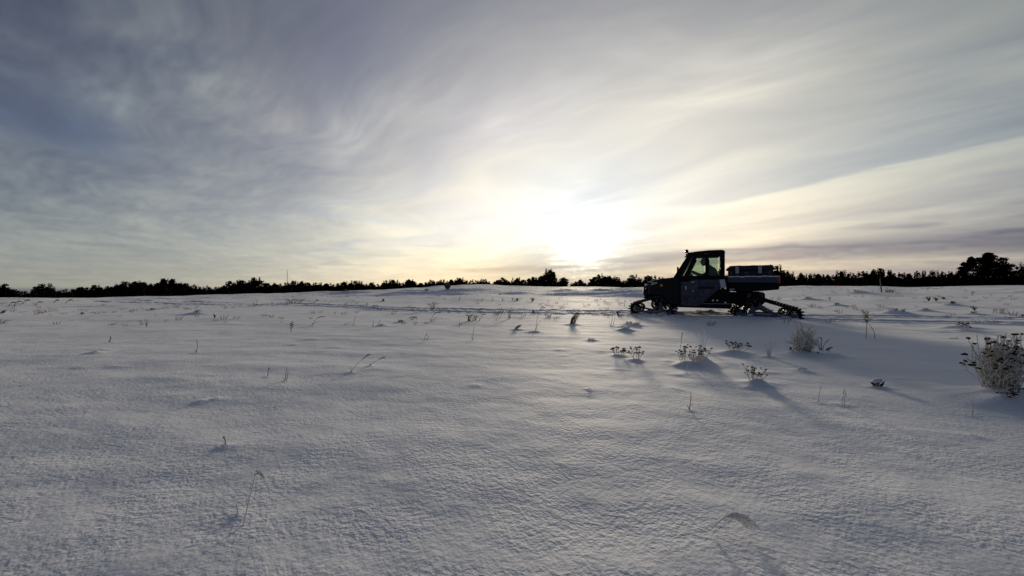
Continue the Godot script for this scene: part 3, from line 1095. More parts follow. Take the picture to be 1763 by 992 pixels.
# ---------------------------------------------------------------- people: a smooth union of tapered capsules, meshed as surface nets
func field_mesh(mb: MB, bones: Array, cell: float, blend: float) -> void:
	var lo := Vector3.ONE * 1e9
	var hi := -lo
	for b in bones:
		var r: float = maxf(b[2], b[3]) + blend
		lo = lo.min(b[0] - Vector3.ONE * r).min(b[1] - Vector3.ONE * r)
		hi = hi.max(b[0] + Vector3.ONE * r).max(b[1] + Vector3.ONE * r)
	var n := Vector3i(((hi - lo) / cell).ceil()) + Vector3i.ONE * 2
	var f := PackedFloat32Array()
	f.resize(n.x * n.y * n.z)
	f.fill(1.0)
	var id := PackedByteArray()
	id.resize(f.size())
	var best := PackedFloat32Array()
	best.resize(f.size())
	best.fill(9.0)
	for bi in bones.size():
		var b: Array = bones[bi]
		var pa: Vector3 = b[0]
		var pb: Vector3 = b[1]
		var r: float = maxf(b[2], b[3]) + blend * 1.6 + cell * 2.0
		var i0 := Vector3i(((pa.min(pb) - Vector3.ONE * r - lo) / cell).floor()).clamp(Vector3i.ZERO, n - Vector3i.ONE)
		var i1 := Vector3i(((pa.max(pb) + Vector3.ONE * r - lo) / cell).ceil()).clamp(Vector3i.ZERO, n - Vector3i.ONE)
		var ab := pb - pa
		var l2 := maxf(ab.length_squared(), 1e-9)
		for z in range(i0.z, i1.z + 1):
			for y in range(i0.y, i1.y + 1):
				for x in range(i0.x, i1.x + 1):
					var p := lo + Vector3(x, y, z) * cell
					var t := clampf((p - pa).dot(ab) / l2, 0.0, 1.0)
					var d := p.distance_to(pa + ab * t) - lerpf(b[2], b[3], t)
					var at := (z * n.y + y) * n.x + x
					if d < best[at]:
						best[at] = d
						id[at] = bi
					var o := f[at]
					var h := maxf(blend - absf(d - o), 0.0) / blend
					f[at] = minf(d, o) - h * h * blend * 0.25
	var vid := {}
	var pos := PackedVector3Array()
	var col := PackedColorArray()
	var sx := 1
	var sy := n.x
	var sz := n.x * n.y
	var corner := [0, sx, sy, sx + sy, sz, sx + sz, sy + sz, sx + sy + sz]
	for z in n.z - 1:
		for y in n.y - 1:
			for x in n.x - 1:
				var at := z * sz + y * sy + x
				var mask := 0
				for k in 8:
					if f[at + corner[k]] < 0.0:
						mask |= 1 << k
				if mask == 0 or mask == 255:
					continue
				var sum := Vector3.ZERO
				var cnt := 0
				for k in 8:
					for e in [1, 2, 4]:
						if not (k & e):
							var a: float = f[at + corner[k]]
							var b2: float = f[at + corner[k | e]]
							if (a < 0.0) != (b2 < 0.0):
								var t := a / (a - b2)
								var p := Vector3(k & 1, (k >> 1) & 1, (k >> 2) & 1)
								var q := Vector3((k | e) & 1, ((k | e) >> 1) & 1, ((k | e) >> 2) & 1)
								sum += p.lerp(q, t)
								cnt += 1
				vid[at] = pos.size()
				pos.append(lo + (Vector3(x, y, z) + sum / cnt) * cell)
				col.append(bones[id[at]][4])
	var quads := []
	for at in vid:
		var z: int = at / sz
		var y: int = (at / sy) % n.y
		var x: int = at % n.x
		for ax in 3:
			var st: int = [sx, sy, sz][ax]
			var u: int = [sy, sz, sx][ax]
			var w: int = [sz, sx, sy][ax]
			if [y, z, x][ax] < 1 or [z, x, y][ax] < 1:
				continue
			var a: float = f[at]
			var b: float = f[at + st]
			if (a < 0.0) != (b < 0.0) and vid.has(at - u) and vid.has(at - w) and vid.has(at - u - w):
				var q := [vid[at], vid[at - u], vid[at - u - w], vid[at - w]]
				if a >= 0.0:
					q.reverse()
				quads.append(q)
	var nrm := PackedVector3Array()
	nrm.resize(pos.size())
	for q in quads:
		var nn: Vector3 = (pos[q[2]] - pos[q[0]]).cross(pos[q[3]] - pos[q[1]])
		for k in q:
			nrm[k] += nn
	for q in quads:
		for tri in [[0, 1, 2], [0, 2, 3]]:
			var i: int = q[tri[0]]
			var j: int = q[tri[1]]
			var k: int = q[tri[2]]
			mb.col = col[i]
			mb.trin(pos[i], pos[j], pos[k], nrm[i], nrm[j], nrm[k])


func driver(at: Vector3, turn: float) -> void:
	var t := thing("person", "driver in a dark jacket and baseball cap, seated at the steering wheel", "person", at, turn)
	var jacket := Color(0.03, 0.034, 0.045)
	var pants := Color(0.035, 0.035, 0.04)
	var boots := Color(0.02, 0.018, 0.016)
	var skin := Color(0.36, 0.20, 0.14)
	var z := 0.33
	var hip := Vector3(-0.08, 1.02, z)
	var chest := Vector3(-0.12, 1.34, z)
	var neck := Vector3(-0.19, 1.51, z)
	var bones := []
	bones.append([hip, Vector3(-0.09, 1.18, z), 0.15, 0.145, jacket])
	bones.append([Vector3(-0.09, 1.18, z), chest, 0.145, 0.15, jacket])
	bones.append([Vector3(-0.09, 1.18, z - 0.06), chest + Vector3(0, 0, -0.08), 0.12, 0.13, jacket])
	bones.append([Vector3(-0.09, 1.18, z + 0.06), chest + Vector3(0, 0, 0.08), 0.12, 0.13, jacket])
	bones.append([chest + Vector3(0.02, 0.06, -0.14), chest + Vector3(0.02, 0.06, 0.14), 0.085, 0.085, jacket])
	bones.append([Vector3(-0.14, 1.42, z), Vector3(-0.17, 1.49, z), 0.085, 0.07, jacket])
	bones.append([Vector3(-0.17, 1.46, z), Vector3(-0.23, 1.58, z), 0.056, 0.054, skin])
	for s in [1.0, -1.0]:
		var sh: Vector3 = chest + Vector3(0.0, 0.07, 0.185 * s)
		var el: Vector3 = Vector3(-0.34, 1.23, z + 0.225 * s)
		var wr: Vector3 = Vector3(-0.575, 1.34, z + 0.17 * s)
		bones.append([sh, el, 0.066, 0.052, jacket])
		bones.append([el, wr, 0.052, 0.036, jacket])
		bones.append([wr, Vector3(-0.625, 1.365, z + 0.165 * s), 0.027, 0.03, skin])
		var hj := hip + Vector3(0, -0.02, 0.09 * s)
		var kn := Vector3(-0.50, 1.02, z + 0.13 * s)
		var an := Vector3(-0.68, 0.67, z + 0.11 * s)
		bones.append([hj, kn, 0.095, 0.065, pants])
		bones.append([kn, an, 0.062, 0.045, pants])
		bones.append([an, an + Vector3(-0.01, -0.02, 0), 0.052, 0.05, boots])
		bones.append([an + Vector3(0.03, -0.035, 0), an + Vector3(-0.18, -0.035, 0), 0.042, 0.036, boots])
	var mb := MB.new()
	mb.colored = true
	field_mesh(mb, bones, 0.014, 0.05)
	# head, facing the front of the vehicle and slightly down
	var hc := Vector3(-0.285, 1.655, z)
	var hb := Basis(Vector3(0, 0, 1), deg_to_rad(6.0))
	var head := []
	for e in [
		[0.035, 0.035, 0.0, -0.02, 0.035, 0.0, 0.082, 0.080],      # skull
		[-0.03, -0.01, 0.0, 0.03, 0.0, 0.0, 0.070, 0.074],         # face
		[-0.045, -0.06, 0.0, -0.01, -0.055, 0.0, 0.052, 0.056],    # jaw
		[-0.068, -0.088, 0.012, -0.068, -0.088, -0.012, 0.024, 0.024],   # chin
		[-0.088, 0.022, 0.0, -0.108, -0.018, 0.0, 0.010, 0.015],   # nose
		[-0.086, 0.030, 0.035, -0.086, 0.030, -0.035, 0.014, 0.014],     # brow
		[-0.088, -0.052, 0.016, -0.088, -0.052, -0.016, 0.010, 0.010],   # lips
		[-0.066, -0.02, 0.04, -0.05, -0.04, 0.042, 0.022, 0.022],  # cheeks
		[-0.066, -0.02, -0.04, -0.05, -0.04, -0.042, 0.022, 0.022],
		[0.010, 0.012, 0.082, 0.012, -0.025, 0.078, 0.015, 0.010], # ears
		[0.010, 0.012, -0.082, 0.012, -0.025, -0.078, 0.015, 0.010],
		[0.04, -0.05, 0.0, 0.06, -0.13, 0.0, 0.056, 0.056],        # nape
	]:
		head.append([hc + hb * Vector3(e[0], e[1], e[2]), hc + hb * Vector3(e[3], e[4], e[5]), e[6], e[7], skin])
	# dark hair at the back and sides below the cap
	head.append([hc + hb * Vector3(0.07, -0.01, 0.02), hc + hb * Vector3(0.06, -0.07, 0.0), 0.05, 0.045, Color(0.05, 0.04, 0.035)])
	field_mesh(mb, head, 0.0055, 0.018)
	# hands: palm, four fingers and a thumb closed round the wheel rim
	for s in [1.0, -1.0]:
		var grip: Vector3 = Vector3(-0.64, 1.29, 0.33) + Vector3(-0.60, 0.80, 0) * 0.165 * 0.50 + Vector3(0, 0, 0.143 * s)
		var palm: Vector3 = grip + Vector3(0.03, 0.026, 0.008 * s)
		var along: Vector3 = (Vector3(-0.60, 0.80, 0) * 0.86 - Vector3(0, 0, 0.5 * s)).normalized()
		var hand := []
		hand.append([palm - along * 0.028 + Vector3(0.02, 0.0, 0), palm + along * 0.026, 0.024, 0.021, skin])
		for k in 4:
			var root: Vector3 = palm + along * (-0.030 + 0.020 * k) + Vector3(-0.012, 0.014, 0)
			var ln: float = [0.85, 1.0, 0.96, 0.78][k]
			var k1 := root + Vector3(-0.034, 0.012, 0) * ln
			var k2 := k1 + Vector3(-0.016, -0.026, 0) * ln
			var k3 := k2 + Vector3(0.014, -0.022, 0) * ln
			hand.append([root, k1, 0.0105, 0.0098, skin])
			hand.append([k1, k2, 0.0098, 0.009, skin])
			hand.append([k2, k3, 0.009, 0.0078, skin])
		var th0: Vector3 = palm + along * 0.03 + Vector3(0.008, -0.006, 0)
		var th1: Vector3 = th0 + along * 0.022 + Vector3(-0.012, -0.012, 0)
		hand.append([th0, th1, 0.0125, 0.011, skin])
		hand.append([th1, th1 + along * 0.004 + Vector3(-0.026, -0.012, 0), 0.011, 0.009, skin])
		field_mesh(mb, hand, 0.0036, 0.009)
	part("body", mb, M.person, t)
	var cap := MB.new()
	cap.xf = Transform3D(hb, hc)
	# crown of the cap as a dome, and a curved peak
	var rows := []
	for i in 7:
		var la := PI * 0.5 * i / 6.0
		var row := []
		for k in 17:
			var lo := TAU * (k % 16) / 16.0
			row.append(Vector3(0.004 + cos(la) * cos(lo) * 0.112, 0.034 + sin(la) * 0.094, cos(la) * sin(lo) * 0.092))
		rows.append(row)
	for i in 6:
		for k in 16:
			var o: Vector3 = rows[i][k] - Vector3(0, 0.02, 0)
			cap.poly([rows[i][k], rows[i][k + 1], rows[i + 1][k + 1], rows[i + 1][k]] if i < 5 else [rows[i][k], rows[i][k + 1], rows[i + 1][k]], o)
	part("baseball_cap", cap, M.cap_cloth, t)
	var peak := MB.new()
	peak.xf = Transform3D(hb, hc)
	for k in 8:
		var a0 := -1.0 + 2.0 * k / 8.0
		var a1 := -1.0 + 2.0 * (k + 1) / 8.0
		var q := []
		for e in [[a0, 0.0], [a1, 0.0], [a1, 1.0], [a0, 1.0]]:
			var zz: float = e[0] * 0.078
			var back := -0.108 * sqrt(maxf(0.0, 1.0 - pow(e[0] * 0.85, 2.0))) + 0.004
			q.append(Vector3(back - e[1] * 0.072 * sqrt(maxf(0.0, 1.0 - 0.85 * e[0] * e[0])), 0.042 - e[1] * 0.014 - 0.018 * e[0] * e[0], zz))
		peak.poly(q, Vector3.UP)
		var q2 := []
		for p in q:
			q2.append(p - Vector3(0, 0.005, 0))
		peak.poly(q2, Vector3.DOWN)
		peak.poly([q[2], q[3], q2[3], q2[2]], Vector3(-1, 0, 0))
	part("cap_peak", peak, M.cap_cloth, t)


# ---------------------------------------------------------------- trees
func clump(mb: MB, rng: RandomNumberGenerator, m: Vector3, r: Vector3, count: int, size: float, tone: float) -> void:
	for i in count:
		var d := Vector3(rng.randfn(), rng.randfn(), rng.randfn()).normalized()
		var q := pow(rng.randf(), 0.45)
		var p := m + d * r * q
		var up := (d + Vector3(0, 0.5, 0) + Vector3(rng.randf_range(-0.6, 0.6), rng.randf_range(-0.6, 0.6), rng.randf_range(-0.6, 0.6))).normalized()
		var a := up.cross(Vector3(rng.randfn(), rng.randfn(), rng.randfn())).normalized()
		var b := a.cross(up).rotated(a, rng.randf_range(-0.9, 0.9))
		var s := size * rng.randf_range(0.6, 1.25)
		var k := tone * rng.randf_range(0.7, 1.3)
		mb.col = Color(0.022 * k, 0.030 * k, 0.017 * k)
		mb.leaf(p, a * s, b * s * 0.62, up)


# a tree of height 1; returns the root with its trunk, limbs and crown, and the crown's half width
func make_tree(style: int, sd: int, called: String) -> Array:
	var rng := RandomNumberGenerator.new()
	rng.seed = 1000 + sd * 77 + style
	var root := Node3D.new()
	root.name = called
	var trunk := MB.new()
	var bend := Vector3(rng.randf_range(-0.03, 0.03), 0, rng.randf_range(-0.03, 0.03))
	var top := 0.93
	var line := []
	for i in 7:
		var f := i / 6.0
		line.append(Vector3(0, top * f, 0) + bend * sin(f * PI))
	trunk.tube(line, 0.026, 0.005, 7)
	var crown := MB.new()
	crown.colored = true
	var spots := []
	var width := 0.3
	match style:
		0: # broad dome
			width = 0.44
			for i in 46:
				var a := rng.randf() * TAU
				var e := asin(rng.randf_range(-0.75, 1.0))
				var q := rng.randf_range(0.55, 1.0)
				spots.append([Vector3(cos(a) * cos(e) * 0.34 * q, 0.53 + sin(e) * 0.40 * q, sin(a) * cos(e) * 0.34 * q), rng.randf_range(0.075, 0.125), 0.075])
			spots.append([Vector3(0.02, 0.93, 0), 0.08, 0.07])
		1: # slender and pointed
			width = 0.21
			for i in 40:
				var f := (i + rng.randf()) / 40.0
				var y := 0.14 + 0.80 * f
				var w := 0.16 * pow(1.0 - f, 0.7) + 0.02
				var a := i * 2.4 + rng.randf()
				spots.append([Vector3(cos(a) * w, y, sin(a) * w), 0.062 * (1.25 - 0.6 * f), 0.045])
			spots.append([Vector3(0, 0.965, 0), 0.026, 0.04])
			spots.append([Vector3(0, 0.90, 0), 0.05, 0.05])
		2: # ragged pine with lobes and gaps
			width = 0.34
			for i in 34:
				var f := (i + rng.randf()) / 34.0
				var y := 0.10 + 0.82 * f
				var w := (0.26 + 0.10 * sin(f * 9.0 + sd)) * pow(1.0 - f, 0.42) * rng.randf_range(0.45, 1.0)
				var a := i * 2.4 + rng.randf() * 1.2
				spots.append([Vector3(cos(a) * w, y, sin(a) * w), rng.randf_range(0.06, 0.11), 0.05])
			spots.append([Vector3(0.01, 0.95, 0), 0.05, 0.045])
		3: # thin and open
			width = 0.30
			for i in 17:
				var f := (i + rng.randf()) / 17.0
				var y := 0.30 + 0.62 * f
				var w := 0.26 * pow(1.0 - f, 0.4) * rng.randf_range(0.4, 1.0)
				var a := i * 2.4 + rng.randf()
				spots.append([Vector3(cos(a) * w, y, sin(a) * w), rng.randf_range(0.05, 0.08), 0.035])
			spots.append([Vector3(0, 0.96, 0), 0.04, 0.035])
			for i in 12:
				var a := rng.randf() * TAU
				spots.append([Vector3(cos(a) * 0.16, rng.randf_range(0.08, 0.35), sin(a) * 0.16), 0.09, 0.07])
		_: # low and bushy
			width = 0.62
			for i in 44:
				var a := rng.randf() * TAU
				var q := sqrt(rng.randf())
				spots.append([Vector3(cos(a) * 0.50 * q, (0.15 + 0.72 * rng.randf()) * (1.0 - 0.45 * q * q), sin(a) * 0.50 * q), rng.randf_range(0.10, 0.15), 0.10])
			spots.append([Vector3(0.04, 0.90, 0), 0.10, 0.09])
	for s in spots:
		var m: Vector3 = s[0]
		var r: float = s[1]
		clump(crown, rng, m, Vector3(r, s[2], r), 46, 0.024, 1.0)
	# skirt that reaches the ground
	for i in (16 if style != 3 else 6):
		var a := rng.randf() * TAU
		var w := width * rng.randf_range(0.3, 0.8)
		clump(crown, rng, Vector3(cos(a) * w, rng.randf_range(0.04, 0.22), sin(a) * w), Vector3(0.11, 0.08, 0.11), 40, 0.024, 0.9)
	part("trunk", trunk, M.bark, root)
	part("crown", crown, M.needles, root)
	return [root, width]


const ORDINAL := ["", "first", "second", "third", "fourth", "fifth", "sixth", "seventh", "eighth", "ninth", "tenth", "eleventh", "twelfth", "thirteenth", "fourteenth", "fifteenth", "sixteenth", "seventeenth", "eighteenth", "nineteenth", "twentieth", "twenty-first", "twenty-second", "twenty-third"]


func tree_depth(x: float) -> float:
	return 128.0 + 22.0 * sin(x * 0.37) + 10.0 * sin(x * 1.7)


func treeline() -> void:
	# column and top row in the photograph, half width in its pixels, kind of crown
	var rows := [
		[9, 488.5, 12, 0], [22, 500, 9, 4], [38, 502, 10, 4], [52, 501, 9, 4], [61, 497, 5, 3], [74, 489, 12, 0], [94, 499, 8, 4], [107, 498, 8, 4], [125, 497.4, 9, 4], [139, 494, 9, 2], [151, 494, 8, 0], [163, 490.5, 9, 0], [176, 493.6, 8, 4], [191, 494, 9, 2], [202, 490, 8, 2],
		[217, 484, 11, 0], [232, 484, 9, 2], [246, 485.4, 8, 2], [258, 489, 8, 2], [270.5, 486.5, 8, 2], [282, 479.5, 6, 1], [296, 480, 6, 1], [309, 487, 8, 2], [318, 487, 7, 2], [330.5, 490, 8, 4], [344.6, 492, 9, 4], [360, 493.6, 9, 4], [371, 493, 7, 4], [385, 492.3, 7, 2], [395.6, 483.4, 8, 3],
		[416, 482, 8, 2], [427, 486, 7, 2], [436, 478.5, 15, 0], [459, 487.6, 7, 2], [472.6, 487.6, 8, 2], [482, 489, 7, 4], [493, 486.5, 9, 4], [504, 484, 7, 3], [519, 484, 7, 2], [530, 486, 7, 2], [543, 486, 11, 0], [562, 488, 7, 1], [574, 489, 7, 4], [582, 487, 8, 0], [592, 485, 6, 1], [611, 483, 13, 0], [631.5, 487.6, 8, 4], [639, 486, 6, 2], [650, 487.6, 8, 4],
		[665.5, 482.4, 9, 0], [677, 481.3, 8, 2], [693, 486.5, 8, 4], [704, 481, 7, 1], [713, 484, 7, 2], [724.5, 487, 6, 1], [732, 487, 6, 4], [742.6, 482.4, 8, 0], [758.5, 482.4, 10, 0], [776.7, 481.5, 6, 1], [791.4, 478.4, 8, 2], [803, 483, 7, 4], [813, 482, 7, 4], [822, 482.6, 7, 4], [833, 480.5, 8, 0], [839, 484, 6, 4],
		[856, 482, 8, 0], [864.4, 478, 12, 0], [876, 482.6, 8, 4], [890.6, 478, 6, 2], [901, 481, 6, 2], [910.5, 479, 6, 2], [918, 476, 7, 2], [931.5, 474.6, 9, 2], [947.3, 464, 10, 2], [957, 479, 6, 4], [970, 477.4, 9, 2], [989, 484.5, 6, 4], [998.7, 481.3, 8, 2], [1008, 486, 6, 4], [1020.7, 479, 7, 2], [1031, 472.5, 11, 0], [1041.7, 475.7, 6, 1], [1050, 474.6, 7, 2], [1062.7, 476.7, 9, 0], [1074, 483, 7, 4], [1090, 473, 9, 0], [1102.6, 480, 6, 4], [1116, 474, 8, 2], [1128, 475, 8, 0], [1142, 478, 8, 4], [1158, 477, 8, 4], [1250, 474, 10, 0],
		[1290, 474, 10, 2], [1312, 472, 9, 0], [1335, 457, 11, 0], [1357, 467, 9, 0], [1368, 474, 8, 4], [1380, 471, 8, 2], [1394, 473, 8, 0], [1408.6, 471, 8, 2], [1426, 473, 8, 2], [1437, 475, 7, 4], [1448, 466.7, 8, 2], [1462.6, 470.4, 9, 0], [1474, 471, 7, 4], [1485, 466.7, 7, 3], [1493, 470, 6, 2], [1502, 465.4, 8, 0], [1531.4, 466.7, 10, 0], [1551, 470, 9, 0], [1566, 470, 8, 2], [1583, 468, 10, 4], [1605, 466.7, 12, 0], [1622, 469, 8, 4], [1637, 469, 9, 2], [1652, 468, 9, 4], [1748, 469, 9, 4], [1764, 454, 13, 0],
	]
	var protos := {}
	for st in 5:
		protos[st] = []
		for k in 3:
			protos[st].append(make_tree(st, k, "pine_tree"))
	var shape := ["round-topped", "slender pointed", "ragged", "thin open", "low bushy"]
	var marks := [[74.0, "the lone round pine at far left"], [289.0, "the twin pointed pines"], [494.0, "the thin radio mast"], [770.0, "the round crest shrub"], [947.3, "the tallest pine near the sun"], [1110.0, "the vehicle's nose"], [1341.0, "the vehicle's tailgate"], [1515.0, "the bare-stemmed pine"], [1690.0, "the huge pine"]]
	var uses := {}
	for i in rows.size():
		var row: Array = rows[i]
		var x: float = row[0]
		var d := tree_depth(x)
		var wx := (x - CX) / FOC * d
		var base := base_h(wx, -d)
		var high: float = EYE + (CY - row[1]) / FOC * d - base
		var pair: Array = protos[row[3]][i % 3]
		var t: Node3D = pair[0].duplicate()
		t.name = numbered("pine_tree")
		add_child(t, true)
		t.position = Vector3(wx, base - 0.1, -d)
		t.rotation.y = fposmod(i * 2.399, TAU)
		var w: float = row[2] / FOC * d / pair[1] * 1.8
		t.scale = Vector3(w, high + 0.1, w)
		# name it by its place among things that can be found
		var near: Array = marks[0]
		for m in marks:
			if absf(m[0] - x) < absf(near[0] - x):
				near = m
		var n := 1
		for r2 in rows:
			if (r2[0] - near[0]) * (x - near[0]) > 0.0 and absf(r2[0] - near[0]) > 0.6 and r2[0] != 282 and r2[0] != 296 and absf(r2[0] - near[0]) < absf(x - near[0]):
				n += 1
		var label := ""
		if x == 74.0:
			label = "lone round pine standing apart near the far left end of the treeline"
		elif x == 282.0:
			label = "left one of the twin pointed pines rising above the treeline"
		elif x == 296.0:
			label = "right one of the twin pointed pines rising above the treeline"
		elif x == 947.3:
			label = "tallest ragged pine of the treeline, standing below the sun"
		else:
			label = "%s dark pine, %s to the %s of %s" % [shape[row[3]], ORDINAL[n], "left" if x < near[0] else "right", near[1]]
		tag(t, label, "tree", "pines along the far treeline")
	for st in protos:
		for q in protos[st]:
			q[0].queue_free()
	# the wood that closes the gaps behind them
	var mb := MB.new()
	mb.colored = true
	var rng := RandomNumberGenerator.new()
	rng.seed = 4
	for i in 40:
		var a := rng.randf() * TAU
		var q := sqrt(rng.randf())
		clump(mb, rng, Vector3(cos(a) * 0.5 * q, (0.10 + 0.8 * rng.randf()) * (1.0 - 0.4 * q * q), sin(a) * 0.5 * q), Vector3(0.13, 0.10, 0.13), 40, 0.03, 0.9)
	var mm := MultiMesh.new()
	mm.transform_format = MultiMesh.TRANSFORM_3D
	mm.mesh = mb.done(M.needles)
	var places := []
	for x in range(-60, 1830, 4):
		if absf(x - 847.0) < 7.0 or absf(x - 980.0) < 6.0:
			continue
		var best := 9999.0
		var ty := 490.0
		for r2 in rows:
			if absf(r2[0] - x) < best:
				best = absf(r2[0] - x)
				ty = r2[1]
		var xx := x + rng.randf_range(-3, 3)
		var d := 168.0 + rng.randf_range(-12, 25)
		var wx := (xx - CX) / FOC * d
		var base := base_h(wx, -d)
		var crest := 500.0
		var high := maxf(2.0, EYE + (CY - ty - rng.randf_range(-0.5, 3.0)) / FOC * d - base)
		places.append(Transform3D(Basis(Vector3.UP, rng.randf() * TAU).scaled(Vector3(4.6, high * 1.14, 4.6)), Vector3(wx, base - 0.1, -d)))
	mm.instance_count = places.size()
	for i in places.size():
		mm.set_instance_transform(i, places[i])
	var o := MultiMeshInstance3D.new()
	o.name = "forest"
	o.multimesh = mm
	add_child(o)
	tag(o, "dark mass of wood filling the gaps behind the pines", "", "", "stuff")


func lone_trees() -> void:
	var rng := RandomNumberGenerator.new()
	rng.seed = 31
	# the huge pine with two crowns at the right end of the field
	var d := 84.0
	var s := d / FOC
	var wx := (1700.0 - CX) * s
	var base := base_h(wx, -d)
	var lift := EYE - base
	var t := thing("pine_tree", "huge spreading pine with two crowns at the treeline's right end", "tree", Vector3(wx, base - 0.1, -d))
	var trunk := MB.new()
	trunk.tube([Vector3(0, 0, 0), Vector3(0.1, 2.5, 0), Vector3(0.5, lift + 6.2, 0)], 0.34, 0.06, 9)
	part("trunk", trunk, M.bark, t)
	trunk = MB.new()
	trunk.tube([Vector3(-0.6, 0, 0.8), Vector3(-1.8, 2.6, 0.9), Vector3(-3.2, lift + 5.2, 0.6)], 0.24, 0.05, 8)
	part("trunk", trunk, M.bark, t)
	var crown := MB.new()
	crown.colored = true
	# pads of needles: column and row in the photograph, half length in its pixels
	var pads := [[1703, 438, 6], [1697, 441, 7], [1710, 442, 8], [1692, 446, 6], [1701, 446, 10], [1716, 447, 9], [1695, 451, 8], [1706, 452, 12], [1722, 453, 9], [1727, 458, 9], [1713, 458, 13], [1699, 458, 12], [1731, 464, 8], [1720, 465, 13], [1705, 465, 15], [1690, 464, 12], [1737, 461, 4], [1733, 470, 9], [1718, 472, 15], [1701, 473, 16], [1686, 472, 13],
		[1674, 445, 4], [1676, 449, 6], [1666, 449, 4], [1671, 453, 6], [1680, 454, 7], [1662, 455, 5], [1668, 459, 8], [1681, 460, 9], [1659, 462, 5], [1671, 465, 9], [1660, 468, 6], [1654, 471, 5], [1667, 472, 11], [1656, 477, 8], [1672, 480, 15], [1692, 481, 16], [1712, 481, 17], [1729, 479, 11], [1662, 486, 12], [1683, 488, 16], [1704, 488, 17], [1724, 487, 14], [1736, 484, 6], [1652, 484, 8], [1694, 494, 18], [1718, 494, 16], [1668, 494, 15]]
	for p in pads:
		for k in 2:
			var m := Vector3((p[0] - 1700.0) * s, lift + (CY - p[1]) * s + 0.1, rng.randf_range(-1.0, 1.0) * minf(p[2] * s, 1.8))
			clump(crown, rng, m, Vector3(p[2] * s * 0.95, 0.36 + 0.018 * p[2], p[2] * s * 0.8), 60 + int(p[2] * 8), 0.17, 0.8)
			var left: bool = p[0] < 1683
			var at := Vector3(-2.4, m.y - 1.0, 0.7) if left else Vector3(0.25, m.y - 1.1, 0)
			if k == 0:
				var limb := MB.new()
				limb.tube([at, at.lerp(m, 0.5) - Vector3(0, 0.15, 0), m], 0.07, 0.025, 5)
				part("limb", limb, M.bark, t)
	part("crown", crown, M.needles, t)
	# the small bare-stemmed pine out on the snow
	var p := spot(1518, 503)
	var q := -p.z / FOC
	t = thing("pine_tree", "small leaning pine with a bare pale stem out on the snow", "tree", p)
	trunk = MB.new()
	trunk.tube([Vector3(0, -0.1, 0), Vector3(-1.0 * q, 10 * q, 0), Vector3(-2.5 * q, 20 * q, 0), Vector3(-3.0 * q, 38 * q, 0)], 1.1 * q, 0.5 * q, 7)
	part("trunk", trunk, M.bare_wood, t)
	crown = MB.new()
	crown.colored = true
	for e in [[-3, 39, 4.5], [-6, 35, 4.5], [1, 34, 5], [-8, 30, 4], [-2, 30, 6], [3, 29, 3.5], [-4, 26, 5], [1, 25, 3]]:
		clump(crown, rng, Vector3(e[0] * q, e[1] * q, rng.randf_range(-2, 2) * q), Vector3(e[2], e[2] * 0.75, e[2]) * q, 60, 1.1 * q, 0.9)
	part("crown", crown, M.needles, t)
	for k in 3:
		var b := spot(1527.0 + 5.0 * k, 504.0)
		var u := -b.z / FOC
		var sh := thing("shrub", ["small frosted shrub close beside the bare-stemmed pine", "middle frosted shrub in the row beside the bare-stemmed pine", "outer frosted shrub in the row beside the bare-stemmed pine"][k], "shrub", b, k * 1.1, "shrubs beside the bare-stemmed pine")
		for i in 12:
			var mb := MB.new()
			var a := i * 2.4
			mb.tube([Vector3.ZERO, Vector3(cos(a) * 2.0, 3.0, sin(a) * 2.0) * u, Vector3(cos(a) * 3.2, 4.0 + 2.5 * fposmod(i * 0.37, 1.0), sin(a) * 3.2) * u], 0.35 * u, 0.2 * u, 4)
			part("twig", mb, M.frosted_straw if i % 2 else M.dry_stem, sh)


func radio_mast() -> void:
	var d := 300.0
	var wx := (494.5 - CX) / FOC * d
	var base := base_h(wx, -d)
	var high := EYE + (CY - 466.0) / FOC * d - base
	var t := thing("radio_mast", "thin lattice radio mast rising behind the far treeline", "mast", Vector3(wx, base, -d))
	var corners := []
	for k in 3:
		corners.append(Vector3(cos(TAU * k / 3.0), 0, sin(TAU * k / 3.0)) * 0.26)
	for k in 3:
		var mb := MB.new()
		mb.tube([corners[k], corners[k] + Vector3(0, high, 0)], 0.05, 0.05, 5)
		part("leg", mb, M.mast_metal, t)
	var br := MB.new()
	var n := int(high / 0.6)
	for i in n:
		for k in 3:
			br.tube([corners[k] + Vector3(0, i * 0.6, 0), corners[(k + 1) % 3] + Vector3(0, i * 0.6 + 0.6, 0)], 0.025, 0.025, 4)
	var o := part("bracing", br, M.mast_metal, t)
	o.set_meta("kind", "stuff")
	var mb := MB.new()
	mb.tube([Vector3(0, high, 0), Vector3(0, high + 1.6, 0)], 0.05, 0.03, 5)
	part("antenna", mb, M.mast_metal, t)


